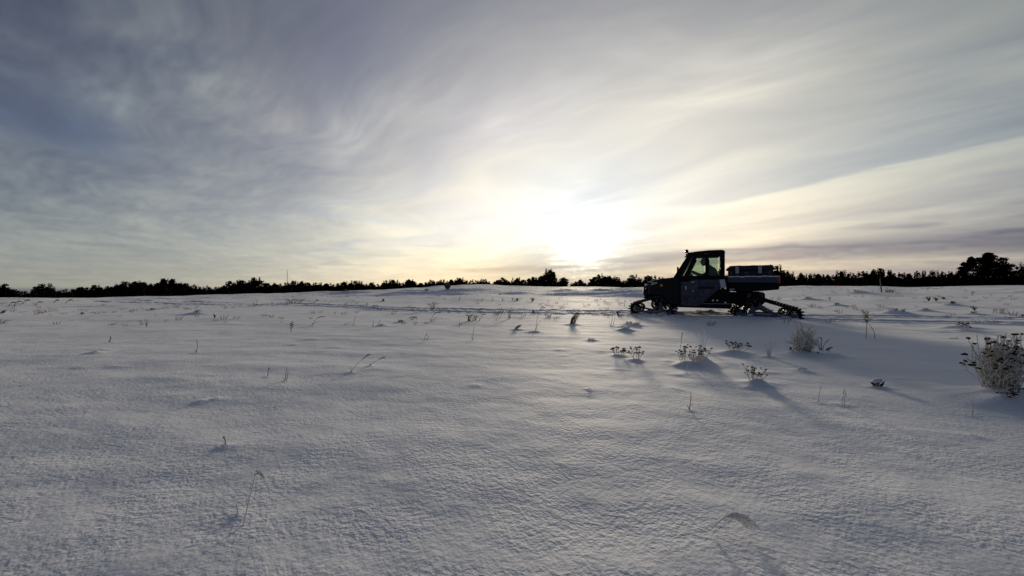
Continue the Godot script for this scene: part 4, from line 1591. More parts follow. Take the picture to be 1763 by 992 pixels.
# ---------------------------------------------------------------- weeds, grasses and shrubs that stick out of the snow
# kind, column and row of the foot in the photograph, height and width in its pixels, name, label, colour, group
var plan := [
	["shrub", 1722, 688, 112, 92, "shrub", "large frosted shrub covered with dark seed heads at the field's right edge", "frosted_straw", ""],
	["heads", 1742, 702, 26, 40, "weed", "low sprig with dark seed heads under the large frosted shrub", "frosted_straw", ""],
	["bush", 1382, 612, 60, 52, "shrub", "tall white-frosted bush just behind the vehicle's rear track", "frosted_straw", ""],
	["skeleton", 1414, 604, 26, 26, "weed", "small bare branching weed right beside the tall frosted bush", "dry_stem", ""],
	["heads", 1427, 612, 10, 6, "weed", "single dark seed head on a snow bump beside the frosted bush", "frosted_straw", ""],
	["arch", 1491, 583, 40, 22, "weed", "tall two-stemmed weed with an arched stem near the ruts", "dry_stem", ""],
	["heads", 1178, 627, 42, 22, "weed", "upright weed with dark heads, left half of the snow-capped clump", "frosted_straw", "twin weeds of the snow-capped clump"],
	["heads", 1201, 629, 36, 34, "weed", "spreading weed with dark heads, right half of the snow-capped clump", "frosted_straw", "twin weeds of the snow-capped clump"],
	["stalk1", 1183, 644, 34, 8, "weed", "white frosted stalk leaning in front of the snow-capped clump", "frost", ""],
	["plume", 1171, 602, 30, 4, "grass", "frosted grass plume standing behind the snow-capped clump", "frost", ""],
	["skeleton", 1210, 603, 42, 34, "weed", "frosted forked weed with two white upright arms", "frost", ""],
	["heads", 1268, 609, 18, 40, "weed", "row of dark seed heads on a low snow mound below the vehicle", "frosted_straw", ""],
	["bush2", 1324, 615, 34, 30, "weed", "pale feathery frosted sprig between the seed heads and frosted bush", "frost", ""],
	["heads", 1298, 662, 28, 34, "weed", "dark-headed weed half buried in a snow-topped mound", "frosted_straw", ""],
	["stalk1", 1187, 706, 32, 2, "weed", "single red-brown stalk standing upright with a blue shadow", "red_stem", ""],
	["stalk1", 1409, 693, 26, 5, "weed", "single curved frosted stalk right of the red-brown stalk", "frost", ""],
	["stalk2", 1449, 697, 25, 5, "weed", "pair of short frosted stalks near the small snow bump", "frost", ""],
	["lump", 1511, 668, 12, 14, "weed", "dark clump under a round white snow cap", "seed_head", ""],
	["stalk1", 1674, 717, 24, 4, "weed", "short frosted stalk below and left of the large shrub", "frosted_straw", ""],
	["nub", 1486, 708, 4, 6, "grass", "frosted blade tip in a small snow bump by the stalk pair", "frost", ""],
	["nub", 1675, 751, 4, 8, "grass", "buried grass tip in the low bump nearest the right corner", "frosted_straw", ""],
	["lump2", 1378, 639, 6, 16, "grass", "few dark twig tips in a low mound below the frosted bush", "dry_stem", ""],
	["heads", 1662, 570, 13, 24, "weed", "leafy frosted rosette in a hollow beyond the large shrub", "frosted_straw", ""],
	["twig", 1643, 584, 2, 16, "twig", "thin dark twig lying on the snow left of the rosette", "dry_stem", ""],
	["heads", 1066, 613, 17, 26, "weed", "low dark-headed weed on a mound, left of a matching upright pair", "frosted_straw", ""],
	["heads", 1096, 621, 25, 20, "weed", "upright pair of dark-headed stems beside the low dark-headed weed", "frosted_straw", ""],
	["stalk2", 1052, 561, 26, 5, "grass", "pair of thin straight stems in front of the front track", "straw", ""],
	["lump2", 1018, 586, 4, 12, "grass", "dark tuft tip with a blue shadow tail beside it", "seed_head", ""],
	["lump2", 1082, 559, 5, 14, "grass", "dark buried tuft closest in front of the front track", "dry_stem", "buried tufts below the front track"],
	["lump2", 1096, 561, 5, 14, "grass", "dark buried tuft with a bluish mound under the front idler wheel", "dry_stem", "buried tufts below the front track"],
	["lump2", 1076, 570, 5, 18, "grass", "frosted buried tuft, lowest of those below the front track", "frosted_straw", "buried tufts below the front track"],
	["nub", 1015, 671, 5, 8, "grass", "blade tip in the lone snow bump in the open foreground", "frost", ""],
	["tuft", 987, 559, 23, 20, "grass", "dense dark grass tuft leaning right, left of the vehicle", "dark_grass", ""],
	["reed", 922, 572, 42, 16, "grass", "tall bent straw with a drooping top left of the dark tuft", "straw", ""],
	["reedflat", 944, 541, 8, 16, "grass", "dark feathery grass head lying level near the far rut", "dark_grass", ""],
	["reedflat", 950, 546, 7, 17, "grass", "lower dark feathery grass head lying level under the first", "dark_grass", ""],
	["skeleton", 877, 549, 22, 16, "weed", "straw weed with crossed stems and small brown tips", "straw", ""],
	["reedclump", 812, 553, 14, 18, "weed", "tangled clump of curled brown weed stems", "dry_stem", ""],
	["reed", 818, 552, 20, 14, "grass", "dark plumed grass leaning right over the tangled clump", "dark_grass", ""],
	["reed", 824, 554, 13, 12, "grass", "short bent grass right of the tangled brown clump", "dry_stem", ""],
	["vweed", 745, 534, 16, 22, "weed", "spreading straw weed fanning upward beside the rut", "straw", ""],
	["reed", 740, 556, 18, 18, "grass", "arched grass bowing right below the fanned weed", "dry_stem", ""],
	["archlow", 708, 551, 6, 20, "grass", "low dark arched grass left of the bowing grass", "dark_grass", ""],
	["stalk1", 814, 586, 24, 3, "weed", "single thin dark stalk on a small bump in mid field", "dry_stem", ""],
	["stalk2", 855, 551, 14, 6, "grass", "faint thin straws with a blue-shadowed foot", "straw", ""],
	["stalk1", 858, 543, 12, 7, "grass", "slanted dark straw left of the crossed-stem weed", "dry_stem", ""],
	["tuft", 889, 568, 9, 14, "grass", "small tuft lying to the right over a blue hollow", "frosted_straw", ""],
	["lump2", 918, 539, 5, 5, "grass", "small dark knob of grass at the rut's edge", "seed_head", ""],
	["stalk1", 791, 564, 9, 1, "grass", "short dark stem above the thin stalk in mid field", "dry_stem", ""],
	["stalk2", 730, 588, 13, 6, "grass", "pair of short pale stems leaning together in mid field", "straw", ""],
	["reed", 537, 561, 15, 22, "grass", "brown plumed grass leaning far right in the left field", "dark_grass", ""],
	["fork", 501, 573, 18, 6, "weed", "dark upright weed with small side leaves in the left field", "seed_head", ""],
	["stalk1", 609, 561, 17, 4, "grass", "slim straw with a short shadow right of the plumed grass", "straw", ""],
	["stalk1", 642, 562, 10, 1, "grass", "left short stem of three dark stems near the low arched grass", "dry_stem", ""],
	["stalk1", 651, 561, 9, 5, "grass", "middle slanted stem of three near the low arched grass", "dry_stem", ""],
	["lump2", 657, 561, 4, 8, "grass", "right frosted tuft beside two short stems", "frosted_straw", ""],
	["lump2", 690, 555, 4, 12, "grass", "dark tuft on a long low bump before the low arched grass", "dark_grass", ""],
	["stalk1", 461, 649, 14, 2, "weed", "shorter of two foreground stems on blue-shadowed bumps", "dry_stem", ""],
	["stalk2", 491, 656, 21, 4, "weed", "taller of two foreground stems on blue-shadowed bumps", "dry_stem", ""],
	["fallen", 603, 642, 32, 34, "grass", "long frosted stem leaning far right from its bump", "frost", ""],
	["fallen", 636, 630, 14, 26, "grass", "second frosted leaning stem, right of the long one", "frost", ""],
	["stalk1", 338, 608, 22, 2, "grass", "thin upright straw on a bump at mid left", "dry_stem", ""],
	["stalk2", 188, 590, 9, 3, "grass", "two tiny stems above the largest left snow bump", "dry_stem", ""],
	["nub", 165, 608, 3, 12, "grass", "buried tuft in the largest snow bump at left", "frosted_straw", ""],
	["nub", 345, 691, 4, 10, "grass", "blade tip in the left one of two joined foreground bumps", "frost", ""],
	["nub", 374, 687, 4, 10, "grass", "blade tip in the right one of two joined foreground bumps", "frost", ""],
	["stalk1", 388, 768, 14, -3, "grass", "short curved stem on a pale bump in the left foreground", "dry_stem", ""],
	["tallgrass", 418, 905, 93, 26, "grass", "tall green-straw grass stem with a bent pale head in the foreground", "straw", ""],
	["curl", 411, 889, 22, 5, "grass", "small curled stem at the foot of the tall foreground grass", "frosted_straw", ""],
	["frostarch", 1222, 912, 36, 66, "grass", "arched frosted grass plume at the bottom edge", "frost", ""],
	["lump2", 337, 541, 6, 14, "grass", "dark low tuft left of a spiky weed in the left field", "dark_grass", ""],
	["skeleton", 369, 548, 8, 9, "weed", "spiky dark weed right of the low tuft in the left field", "seed_head", ""],
	["fork", 252, 564, 6, 3, "weed", "tiny dark post-like weed in the left field", "seed_head", ""],
	["lump2", 141, 542, 5, 6, "grass", "small dark tuft at upper left of the field", "dark_grass", ""],
	["tuft", 3, 541, 6, 10, "grass", "dark tuft at the left edge of the field", "dark_grass", ""],
	["lump2", 262, 535, 4, 8, "grass", "dark twin-tipped tuft below the left ruts", "dark_grass", ""],
	["reed", 14, 528, 7, 12, "grass", "first leaning grass of the far left row", "dark_grass", "leaning grasses at the far left"],
	["reed", 24, 526, 7, 12, "grass", "second leaning grass of the far left row", "dark_grass", "leaning grasses at the far left"],
	["reed", 37, 524, 7, 14, "grass", "third leaning grass of the far left row", "dark_grass", "leaning grasses at the far left"],
	["reed", 60, 526, 6, 12, "grass", "fourth leaning grass of the far left row", "dark_grass", "leaning grasses at the far left"],
	["reed", 92, 522, 5, 9, "grass", "fifth leaning grass of the far left row", "dark_grass", "leaning grasses at the far left"],
	["reed", 112, 523, 6, 12, "grass", "last leaning grass of the far left row", "dark_grass", "leaning grasses at the far left"],
	["crestshrub", 770, 502, 11, 13, "shrub", "round dark shrub alone on the snow crest", "dark_grass", ""],
	["lump2", 593, 506, 4, 10, "shrub", "small dark mound shrub on the far crest, left of the round one", "dark_grass", ""],
	["lump2", 734, 505, 5, 8, "shrub", "small dark shrub close left of the round crest shrub", "dark_grass", ""],
	["reedclump", 508, 522, 8, 28, "grass", "wide pale grass patch above the left ruts", "dry_stem", ""],
	["stalk1", 441, 527, 9, 2, "grass", "taller of two dark stems standing in the left rut", "dry_stem", ""],
	["stalk1", 448, 528, 6, 2, "grass", "shorter of two dark stems standing in the left rut", "seed_head", ""],
	["reed", 540, 523, 6, 8, "grass", "small leaning grass right of the pale patch", "dry_stem", ""],
	["lump2", 660, 519, 5, 6, "grass", "dark dot of grass beyond the rut, left of the fanned weed", "dark_grass", ""],
	["fork", 631, 528, 6, 4, "grass", "little upright weed beside the rut in the left middle", "dry_stem", ""],
	["lump2", 645, 530, 4, 10, "grass", "little tuft just right of the upright weed by the rut", "dark_grass", ""],
	["fork", 791, 518, 6, 2, "weed", "short dark post-like weed beyond the rut, first of a line", "seed_head", ""],
	["stalk2", 819, 519, 4, 4, "grass", "second tuft in the line beyond the rut", "straw", ""],
	["stalk2", 828, 519, 4, 3, "grass", "third tuft in the line beyond the rut", "straw", ""],
	["stalk2", 846, 519, 5, 3, "grass", "fourth tuft in the line beyond the rut", "straw", ""],
	["fork", 865, 519, 5, 3, "grass", "fifth and darkest weed in the line beyond the rut", "dry_stem", ""],
	["fork", 882, 518, 5, 3, "grass", "sixth weed in the line beyond the rut", "dry_stem", ""],
	["lump2", 890, 518, 5, 5, "grass", "seventh and bushiest tuft in the line beyond the rut", "dark_grass", ""],
	["vweed", 917, 519, 7, 12, "weed", "small fanned weed ending the line beyond the rut", "straw", ""],
	["stalk1", 1075, 528, 10, 1, "grass", "thin stem just left of the vehicle's front track", "dry_stem", ""],
	["vweed", 1064, 543, 8, 12, "weed", "small fanned weed right in front of the front track", "dry_stem", ""],
	["stalk1", 1042, 541, 7, 5, "grass", "slanted stem beside the rut ahead of the vehicle", "straw", ""],
	["stalk2", 1338, 519, 7, 4, "grass", "pair of dark stems just behind the vehicle's tailgate", "dry_stem", ""],
	["fork", 1428, 518, 6, 4, "weed", "slanted dark weed in the far right field", "seed_head", ""],
	["lump2", 1393, 516, 3, 12, "grass", "flat tuft left of the slanted dark weed", "dark_grass", ""],
	["lump2", 1477, 505, 4, 16, "grass", "pale tuft left of the bare-stemmed pine", "frosted_straw", ""],
	["lump2", 1442, 526, 3, 10, "grass", "flat dark tuft in the right field behind the vehicle", "dark_grass", ""],
	["lump2", 1540, 540, 5, 18, "grass", "wide low dark tuft above the right ruts", "dark_grass", ""],
	["lump2", 1555, 541, 4, 8, "grass", "small tuft right of the wide low one above the ruts", "dark_grass", ""],
	["bush2", 1492, 549, 15, 18, "weed", "faint pale sprig beside the arched weed at the ruts", "straw", ""],
	["bush2", 1599, 519, 8, 12, "weed", "left of two bushy pale weeds in the far right field", "dry_stem", ""],
	["bush2", 1612, 519, 7, 10, "weed", "right of two bushy pale weeds in the far right field", "dry_stem", ""],
	["lump2", 1624, 516, 4, 6, "grass", "small dark tuft right of the two bushy pale weeds", "dark_grass", ""],
	["lump2", 1639, 526, 5, 12, "grass", "dark round tuft below the far right bushy weeds", "dark_grass", ""],
	["lump2", 1593, 536, 4, 10, "grass", "dark tuft above the right end of the ruts", "dark_grass", ""],
	["bush2", 1678, 536, 9, 10, "weed", "bushy dark weed beyond the ruts, left of a wide one", "dry_stem", ""],
	["lump2", 1676, 541, 3, 9, "grass", "flat tuft under the bushy dark weed beyond the ruts", "dark_grass", ""],
	["reedclump", 1719, 539, 9, 24, "weed", "wide pale bushy weed beyond the ruts at far right", "frosted_straw", ""],
	["fork", 1674, 508, 6, 6, "weed", "small weed in front of the huge twin-crowned pine", "dry_stem", ""],
	["lump2", 1760, 546, 5, 8, "grass", "dark tuft at the right edge beyond the ruts", "dark_grass", ""],
	["lump2", 1202, 540, 5, 12, "grass", "dark tuft seen under the vehicle's belly", "dark_grass", ""],
	["lump2", 1222, 539, 5, 14, "grass", "second dark tuft under the vehicle's belly, nearer its rear", "dark_grass", ""],
	["lump2", 1368, 536, 6, 10, "grass", "small tuft right above the rear idler wheel", "dark_grass", ""],
]
var feet: Array = []


func plan_plants() -> void:
	var rng := RandomNumberGenerator.new()
	rng.seed = 9
	for e in plan:
		var p := spot(e[1], e[2])
		var u := sqrt(p.x * p.x + p.z * p.z + 0.7) / FOC * 0.9
		feet.append([p, -p.z / FOC])
		var w := 0.0
		var h := 0.0
		match e[0]:
			"shrub":
				add_mound(p + Vector3(0.05, 0, 0.0), 0.34, 0.24, 0.09)
				continue
			"bush":
				add_mound(p, 0.24, 0.16, 0.06)
				add_mound(p + Vector3(0.26, 0, 0.12), 0.16, 0.10, 0.045)
				continue
			"heads":
				w = e[4] * u * 0.55
				h = 0.02 + e[4] * u * 0.07
			"lump":
				w = 0.045
				h = 0.04
			"lump2":
				w = maxf(e[4] * u * 0.8, 0.05)
				h = w * 0.30
			"nub":
				w = e[4] * u * 0.6
				h = w * 0.4
			"crestshrub":
				w = 0.9
				h = 0.12
			"tuft":
				w = e[4] * u * 0.7
				h = w * 0.2
			"stalk1", "stalk2", "fork", "skeleton", "vweed", "curl", "bush2":
				w = clampf(e[3] * u * 0.2, 0.03, 0.16)
				h = w * 0.33
			"reed", "reedclump", "fallen":
				w = clampf(e[3] * u * 0.3, 0.04, 0.25)
				h = w * 0.22
		if w > 0.0:
			add_mound(p, w * rng.randf_range(0.9, 1.3), w * rng.randf_range(0.7, 1.0), h * rng.randf_range(0.8, 1.1))
			if rng.randf() < 0.4:
				add_mound(p + Vector3(rng.randf_range(-1.4, 1.4) * w, 0, rng.randf_range(-0.3, 0.6) * w), w * 1.2, w * 0.5, h * 0.4)
	# snow-capped hummocks round the clumps in the shadow of the vehicle
	for e in [[1196, 624, 0.08, 0.06, 0.06], [1213, 626, 0.07, 0.06, 0.07], [1172, 630, 0.07, 0.04, 0.03], [1307, 665, 0.06, 0.045, 0.038], [1290, 668, 0.06, 0.03, 0.02], [1648, 566, 0.35, 0.14, 0.07]]:
		add_mound(spot(e[0], e[1]), e[2], e[3], e[4])
	# bare bumps and drift lips that carry no plant
	for k in 90:
		var py := 512.0 + 170.0 * pow(rng.randf(), 2.0)
		var p := spot(rng.randf_range(-40, 1800), py)
		if p.z > -40.0:
			var w := rng.randf_range(0.02, 0.06) * (1.0 + -p.z * 0.07)
			add_mound(p, w * rng.randf_range(1.0, 2.2), w * rng.randf_range(0.7, 1.1), w * rng.randf_range(0.08, 0.18))
	for k in 26:
		var p := spot(rng.randf_range(560, 1100), rng.randf_range(497, 509))
		add_mound(p, rng.randf_range(1.0, 2.6), rng.randf_range(0.5, 1.0), rng.randf_range(0.08, 0.18))


func one(mb: MB, called: String, m: String, parent: Node3D) -> void:
	part(called, mb, M[m], parent)


func stem(parent: Node3D, m: String, pts: Array, r0: float, r1: float, called := "stem") -> void:
	var mb := MB.new()
	mb.tube(pts, r0, r1, 5)
	part(called, mb, M[m], parent)


func seed_head(parent: Node3D, at: Vector3, r: float, rng: RandomNumberGenerator) -> void:
	var mb := MB.new()
	for k in 3:
		mb.ball(at + Vector3(rng.randf_range(-0.7, 0.7), rng.randf_range(-0.25, 0.3), rng.randf_range(-0.7, 0.7)) * r, Vector3(r, r * 0.62, r) * rng.randf_range(0.55, 0.8), 4, 6, 0.5, k)
	part("seed_head", mb, M.seed_head, parent)
	if rng.randf() < 0.35:
		mb = MB.new()
		mb.ball(at + Vector3(0, r * 0.6, 0), Vector3(r * 0.8, r * 0.28, r * 0.8), 4, 7, 0.4, 2)
		part("snow_cap", mb, M.loose_snow, parent)


# feathery head: many narrow scales along a line
func feather(parent: Node3D, m: String, pts: Array, w: float, rng: RandomNumberGenerator, n := 26) -> void:
	var mb := MB.new()
	for i in n:
		var f := i / float(n - 1) * (pts.size() - 1.001)
		var j := int(f)
		var p: Vector3 = pts[j].lerp(pts[j + 1], f - j)
		var d: Vector3 = (pts[j + 1] - pts[j]).normalized()
		var o := Vector3(rng.randfn(), rng.randfn(), rng.randfn()).normalized()
		var a := (d + o * 0.5).normalized()
		var k := sin(PI * (0.12 + 0.8 * i / n))
		mb.leaf(p + o * w * 0.35 * k, a.cross(o).normalized() * w * 0.22, a * w * (0.5 + 0.7 * k), o)
	part("seed_plume", mb, M[m], parent)


func plants() -> void:
	for i in plan.size():
		var e: Array = plan[i]
		var p: Vector3 = feet[i][0]
		var u: float = feet[i][1]
		p.y = ground(p.x, p.z) - 0.004
		var H: float = e[3] * u
		var W: float = e[4] * u
		var c: String = e[7]
		var rng := RandomNumberGenerator.new()
		rng.seed = 500 + i
		var t := thing({"grass": "grass_tuft"}.get(e[5], e[5]), e[6], e[5], p, 0.0, e[8])
		var r := clampf(0.0016 + 0.00042 * -p.z, 0.002, 0.011)
		match e[0]:
			"stalk1", "stalk2":
				for k in (1 if e[0] == "stalk1" else 2):
					var q := Vector3(W * (0.7 * k), 0, 0.3 * W * k)
					var l: float = H * (1.0 - 0.2 * k)
					var b := rng.randf_range(-0.06, 0.06) * H
					stem(t, c, [q, q + Vector3(W * 0.35 + b, l * 0.5, 0), q + Vector3(W * 0.8, l, b)], r, r * 0.55)
					if c == "frost" or rng.randf() < 0.5:
						feather(t, c, [q + Vector3(W * 0.6, l * 0.72, 0), q + Vector3(W * 0.8, l, b)], r * 3.0, rng, 10)
				if rng.randf() < 0.5:
					stem(t, c, [Vector3(-W * 0.2, 0, 0), Vector3(-W * 0.6 - 0.01, H * 0.25, 0)], r * 0.8, r * 0.4, "side_stem")
			"fork":
				stem(t, c, [Vector3.ZERO, Vector3(W * 0.1, H * 0.5, 0), Vector3(W * 0.2, H, 0)], r * 1.1, r * 0.6)
				for k in 6:
					var y := H * (0.35 + 0.11 * k)
					var s := 1.0 if k % 2 else -1.0
					var mb := MB.new()
					var o := Vector3(s * W * 0.45, H * 0.07, rng.randf_range(-0.3, 0.3) * W)
					mb.ball(Vector3(W * 0.15, y, 0) + o * 0.6, Vector3(W * 0.32, H * 0.045, W * 0.16), 4, 6, 0.4, k)
					part("leaf", mb, M[c], t)
			"heads":
				var n := clampi(int(e[4] / 3.0), 2, 12)
				for k in n:
					var f := (k + 0.5) / n - 0.5 + rng.randf_range(-0.06, 0.06)
					var l := H * rng.randf_range(0.3, 1.0)
					var foot := Vector3(f * W * 0.55, -0.01, rng.randf_range(-0.12, 0.12) * W)
					var tip := foot + Vector3(f * W * 0.5 + rng.randf_range(-0.22, 0.22) * W, l, rng.randf_range(-0.15, 0.15) * W)
					stem(t, c, [foot, foot.lerp(tip, 0.5) + Vector3(rng.randf_range(-0.05, 0.05) * H, 0, 0), tip], r, r * 0.7)
					seed_head(t, tip, clampf(2.1 * u, 0.010, 0.017), rng)
					for j in 2:
						var q := foot.lerp(tip, rng.randf_range(0.3, 0.8))
						var tip2 := q + Vector3(rng.randf_range(-0.2, 0.2) * H, H * 0.25, rng.randf_range(-0.15, 0.15) * H)
						stem(t, c, [q, tip2], r * 0.7, r * 0.6, "side_stem")
						seed_head(t, tip2, clampf(1.7 * u, 0.008, 0.014), rng)
			"skeleton", "vweed":
				var n := 5 if e[0] == "skeleton" else 9
				for k in n:
					var f := (k + 0.5) / n - 0.5
					var b := Vector3(f * W * 0.2, 0, 0)
					var tip := Vector3(f * W * 0.95, H * (1.0 - 0.5 * absf(f)) * rng.randf_range(0.7, 1.0), rng.randf_range(-0.3, 0.3) * W)
					var mid := b.lerp(tip, 0.5) + Vector3(-f * W * 0.12, H * 0.08, 0)
					stem(t, c, [b, mid, tip], r, r * 0.6)
					for j in 2:
						var q := mid.lerp(tip, rng.randf_range(0.0, 0.7))
						stem(t, c, [q, q + Vector3(rng.randf_range(-0.2, 0.2) * W, H * rng.randf_range(0.08, 0.22), rng.randf_range(-0.1, 0.1) * W)], r * 0.7, r * 0.5, "side_stem")
					if c == "frost":
						feather(t, "frost", [mid, tip], r * 3.2, rng, 14)
			"bush2":
				for k in 11:
					var f := (k + 0.5) / 11.0 - 0.5
					var l := H * rng.randf_range(0.55, 1.0)
					var tip := Vector3(f * W * 1.0 - W * 0.12, l, rng.randf_range(-0.3, 0.3) * W)
					stem(t, c, [Vector3(f * W * 0.15, 0, 0), Vector3(f * W * 0.5, l * 0.55, 0), tip], r * 0.8, r * 0.5)
					feather(t, c, [Vector3(f * W * 0.5, l * 0.55, 0), tip], r * 3.0, rng, 10)
			"tuft":
				for k in 40:
					var l := H * rng.randf_range(0.45, 1.0)
					var f := rng.randf_range(-0.4, 0.2)
					var b := Vector3(f * W * 0.7, -0.01, rng.randf_range(-0.2, 0.2) * W)
					stem(t, c if k % 3 else "straw", [b, b + Vector3(W * 0.14, l * 0.55, rng.randf_range(-0.1, 0.1) * W), b + Vector3(W * (0.25 + 0.35 * l / H), l, rng.randf_range(-0.15, 0.15) * W)], r * 1.1, r * 0.4, "blade")
			"reed":
				stem(t, c, [Vector3.ZERO, Vector3(W * 0.18, H * 0.45, 0), Vector3(W * 0.42, H * 0.8, 0), Vector3(W * 0.7, H * 0.98, 0)], r, r * 0.6)
				feather(t, c, [Vector3(W * 0.40, H * 0.78, 0), Vector3(W * 0.70, H * 0.97, 0), Vector3(W, H * 0.94, 0)], maxf(1.5 * u, 0.012), rng, 40)
				stem(t, c, [Vector3(0, 0, 0), Vector3(W * 0.3, H * 0.3, 0), Vector3(W * 0.7, H * 0.5, 0.02)], r * 0.9, r * 0.4, "blade")
			"reedflat":
				stem(t, c, [Vector3(-W * 0.2, -0.02, 0), Vector3(-W * 0.1, H * 0.6, 0), Vector3(W * 0.1, H, 0)], r * 0.7, r * 0.6)
				feather(t, c, [Vector3(0, H * 0.9, 0), Vector3(W * 0.5, H * 1.04, 0), Vector3(W, H * 1.02, 0)], 1.4 * u, rng, 60)
			"reedclump":
				for k in 16:
					var f := rng.randf_range(-0.5, 0.5)
					var l := H * rng.randf_range(0.5, 1.0)
					var s := signf(rng.randf() - 0.35)
					var b := Vector3(f * W * 0.8, -0.01, rng.randf_range(-0.2, 0.2) * W)
					stem(t, c, [b, b + Vector3(0.06 * W * s, l * 0.7, 0), b + Vector3(0.2 * W * s, l, 0), b + Vector3(0.32 * W * s, l * 0.85, rng.randf_range(-0.1, 0.1) * W)], r, r * 0.6)
			"archlow":
				for k in 3:
					stem(t, c, [Vector3(W * 0.05 * k, -0.01, 0.03 * k), Vector3(-W * 0.1 + W * 0.2 * k, H * 0.9, 0), Vector3(W * 0.25 + W * 0.12 * k, H, 0), Vector3(W * 0.5, H * 0.4, 0)], r * 1.3, r * 0.7)
				feather(t, c, [Vector3(-W * 0.4, 0.02, 0), Vector3(0, H * 0.8, 0), Vector3(W * 0.4, H * 0.5, 0)], 1.2 * u, rng, 26)
			"arch":
				stem(t, c, [Vector3.ZERO, Vector3(W * 0.06, H * 0.5, 0), Vector3(0.08 * W, H * 0.72, 0), Vector3(-W * 0.12, H * 0.95, 0)], r, r * 0.7)
				stem(t, c, [Vector3(W * 0.62, 0, 0.02), Vector3(W * 0.55, H * 0.3, 0.02), Vector3(W * 0.32, H * 0.56, 0.01), Vector3(0.02 * W, H * 0.72, 0)], r, r * 0.7)
				for k in 7:
					var q := Vector3(0.06 * W, H * 0.7, 0)
					var f := k / 6.0 - 0.5
					stem(t, c, [q, q + Vector3(f * W * 0.7, H * (0.22 - 0.12 * absf(f)), rng.randf_range(-0.2, 0.2) * W), q + Vector3(f * W * 1.1, H * (0.28 - 0.25 * absf(f)), 0)], r * 0.7, r * 0.4, "side_stem")
			"plume":
				stem(t, c, [Vector3.ZERO, Vector3(W * 0.5, H * 0.5, 0), Vector3(W, H, 0)], r, r * 0.6)
				feather(t, c, [Vector3(W * 0.5, H * 0.45, 0), Vector3(W * 0.8, H * 0.8, 0), Vector3(W, H, 0)], 0.016, rng, 40)
			"lump":
				for k in 11:
					var a := k * 0.57
					stem(t, c, [Vector3(cos(a) * W * 0.35, -0.01, sin(a) * W * 0.35), Vector3(cos(a) * W * rng.randf_range(0.55, 0.8), H * rng.randf_range(0.1, 0.5), sin(a) * W * 0.6)], r * 2.0, r * 1.2)
				var mb := MB.new()
				for k in 4:
					mb.ball(Vector3((k - 1.6) * W * 0.2, H * (0.42 + 0.09 * (k % 2)), 0.12 * W * sin(k * 2.0)), Vector3(W * 0.30, H * 0.30, W * 0.32), 6, 10, 0.35, k + 3)
				part("snow_cap", mb, M.loose_snow, t)
			"lump2":
				for k in 14:
					var f := rng.randf_range(-0.5, 0.5)
					var b := Vector3(f * W * 0.8, -0.02, rng.randf_range(-0.15, 0.15) * W)
					stem(t, c if k % 4 else "frosted_straw", [b, b + Vector3(rng.randf_range(-0.12, 0.2) * W, H * rng.randf_range(0.3, 0.7), 0), b + Vector3(rng.randf_range(-0.2, 0.4) * W, H * rng.randf_range(0.5, 1.0), rng.randf_range(-0.2, 0.2) * W)], r * 1.3, r * 0.6, "blade")
			"nub":
				for k in 3:
					stem(t, c, [Vector3(k * 0.006, -0.01, 0), Vector3(k * 0.012 - 0.01, H * (0.8 - 0.2 * k), 0.004 * k)], r * 0.9, r * 0.4, "blade")
			"twig":
				stem(t, c, [Vector3(-W * 0.5, 0.012, 0), Vector3(0, 0.02, 0.03), Vector3(W * 0.5, 0.012, 0)], r * 1.2, r * 0.8)
				stem(t, c, [Vector3(0, 0.018, 0.03), Vector3(W * 0.2, 0.04, 0)], r, r * 0.6, "side_stem")
			"fallen":
				stem(t, c, [Vector3.ZERO, Vector3(W * 0.4, H * 0.5, 0), Vector3(W * 0.72, H * 0.78, 0)], r * 1.1, r * 0.7)
				feather(t, "dry_stem", [Vector3(W * 0.66, H * 0.74, 0), Vector3(W * 0.86, H * 0.92, 0), Vector3(W, H * 0.97, 0)], 0.012, rng, 24)
				stem(t, c, [Vector3(0, 0, 0), Vector3(0.01, H * 0.3, 0)], r, r * 0.5, "blade")
				stem(t, c, [Vector3(0.01, 0, 0), Vector3(0.035, H * 0.25, 0)], r, r * 0.5, "blade")
			"tallgrass":
				stem(t, "frost", [Vector3.ZERO, Vector3(W * 0.42, H * 0.5, 0), Vector3(W * 0.85, H * 0.97, 0)], 0.003, 0.0018)
				feather(t, "frost", [Vector3(W * 0.85, H * 0.97, 0), Vector3(W * 1.05, H * 1.0, 0), Vector3(W * 1.35, H * 0.93, 0)], 0.009, rng, 40)
				feather(t, "frost", [Vector3(0, 0, 0), Vector3(W * 0.42, H * 0.5, 0), Vector3(W * 0.85, H * 0.97, 0)], 0.0035, rng, 60)
			"curl":
				stem(t, c, [Vector3(0, -0.005, 0), Vector3(-0.006, H * 0.45, 0), Vector3(-0.008, H * 0.8, 0), Vector3(0.001, H, 0), Vector3(0.008, H * 0.92, 0)], 0.002, 0.0014)
				feather(t, "frost", [Vector3(-0.006, H * 0.4, 0), Vector3(-0.008, H * 0.8, 0), Vector3(0.001, H, 0), Vector3(0.008, H * 0.9, 0)], 0.004, rng, 24)
			"frostarch":
				for k in 5:
					var a := W * (0.9 + 0.06 * k)
					var pts := []
					for j in 8:
						var f := j / 7.0
						pts.append(Vector3(a * f, H * (0.75 + 0.07 * k) * sin(PI * (0.08 + 0.80 * f)), 0.004 * k + 0.015 * f))
					stem(t, c, pts, 0.0022, 0.0014)
					feather(t, c, pts.slice(2), 0.008, rng, 70)
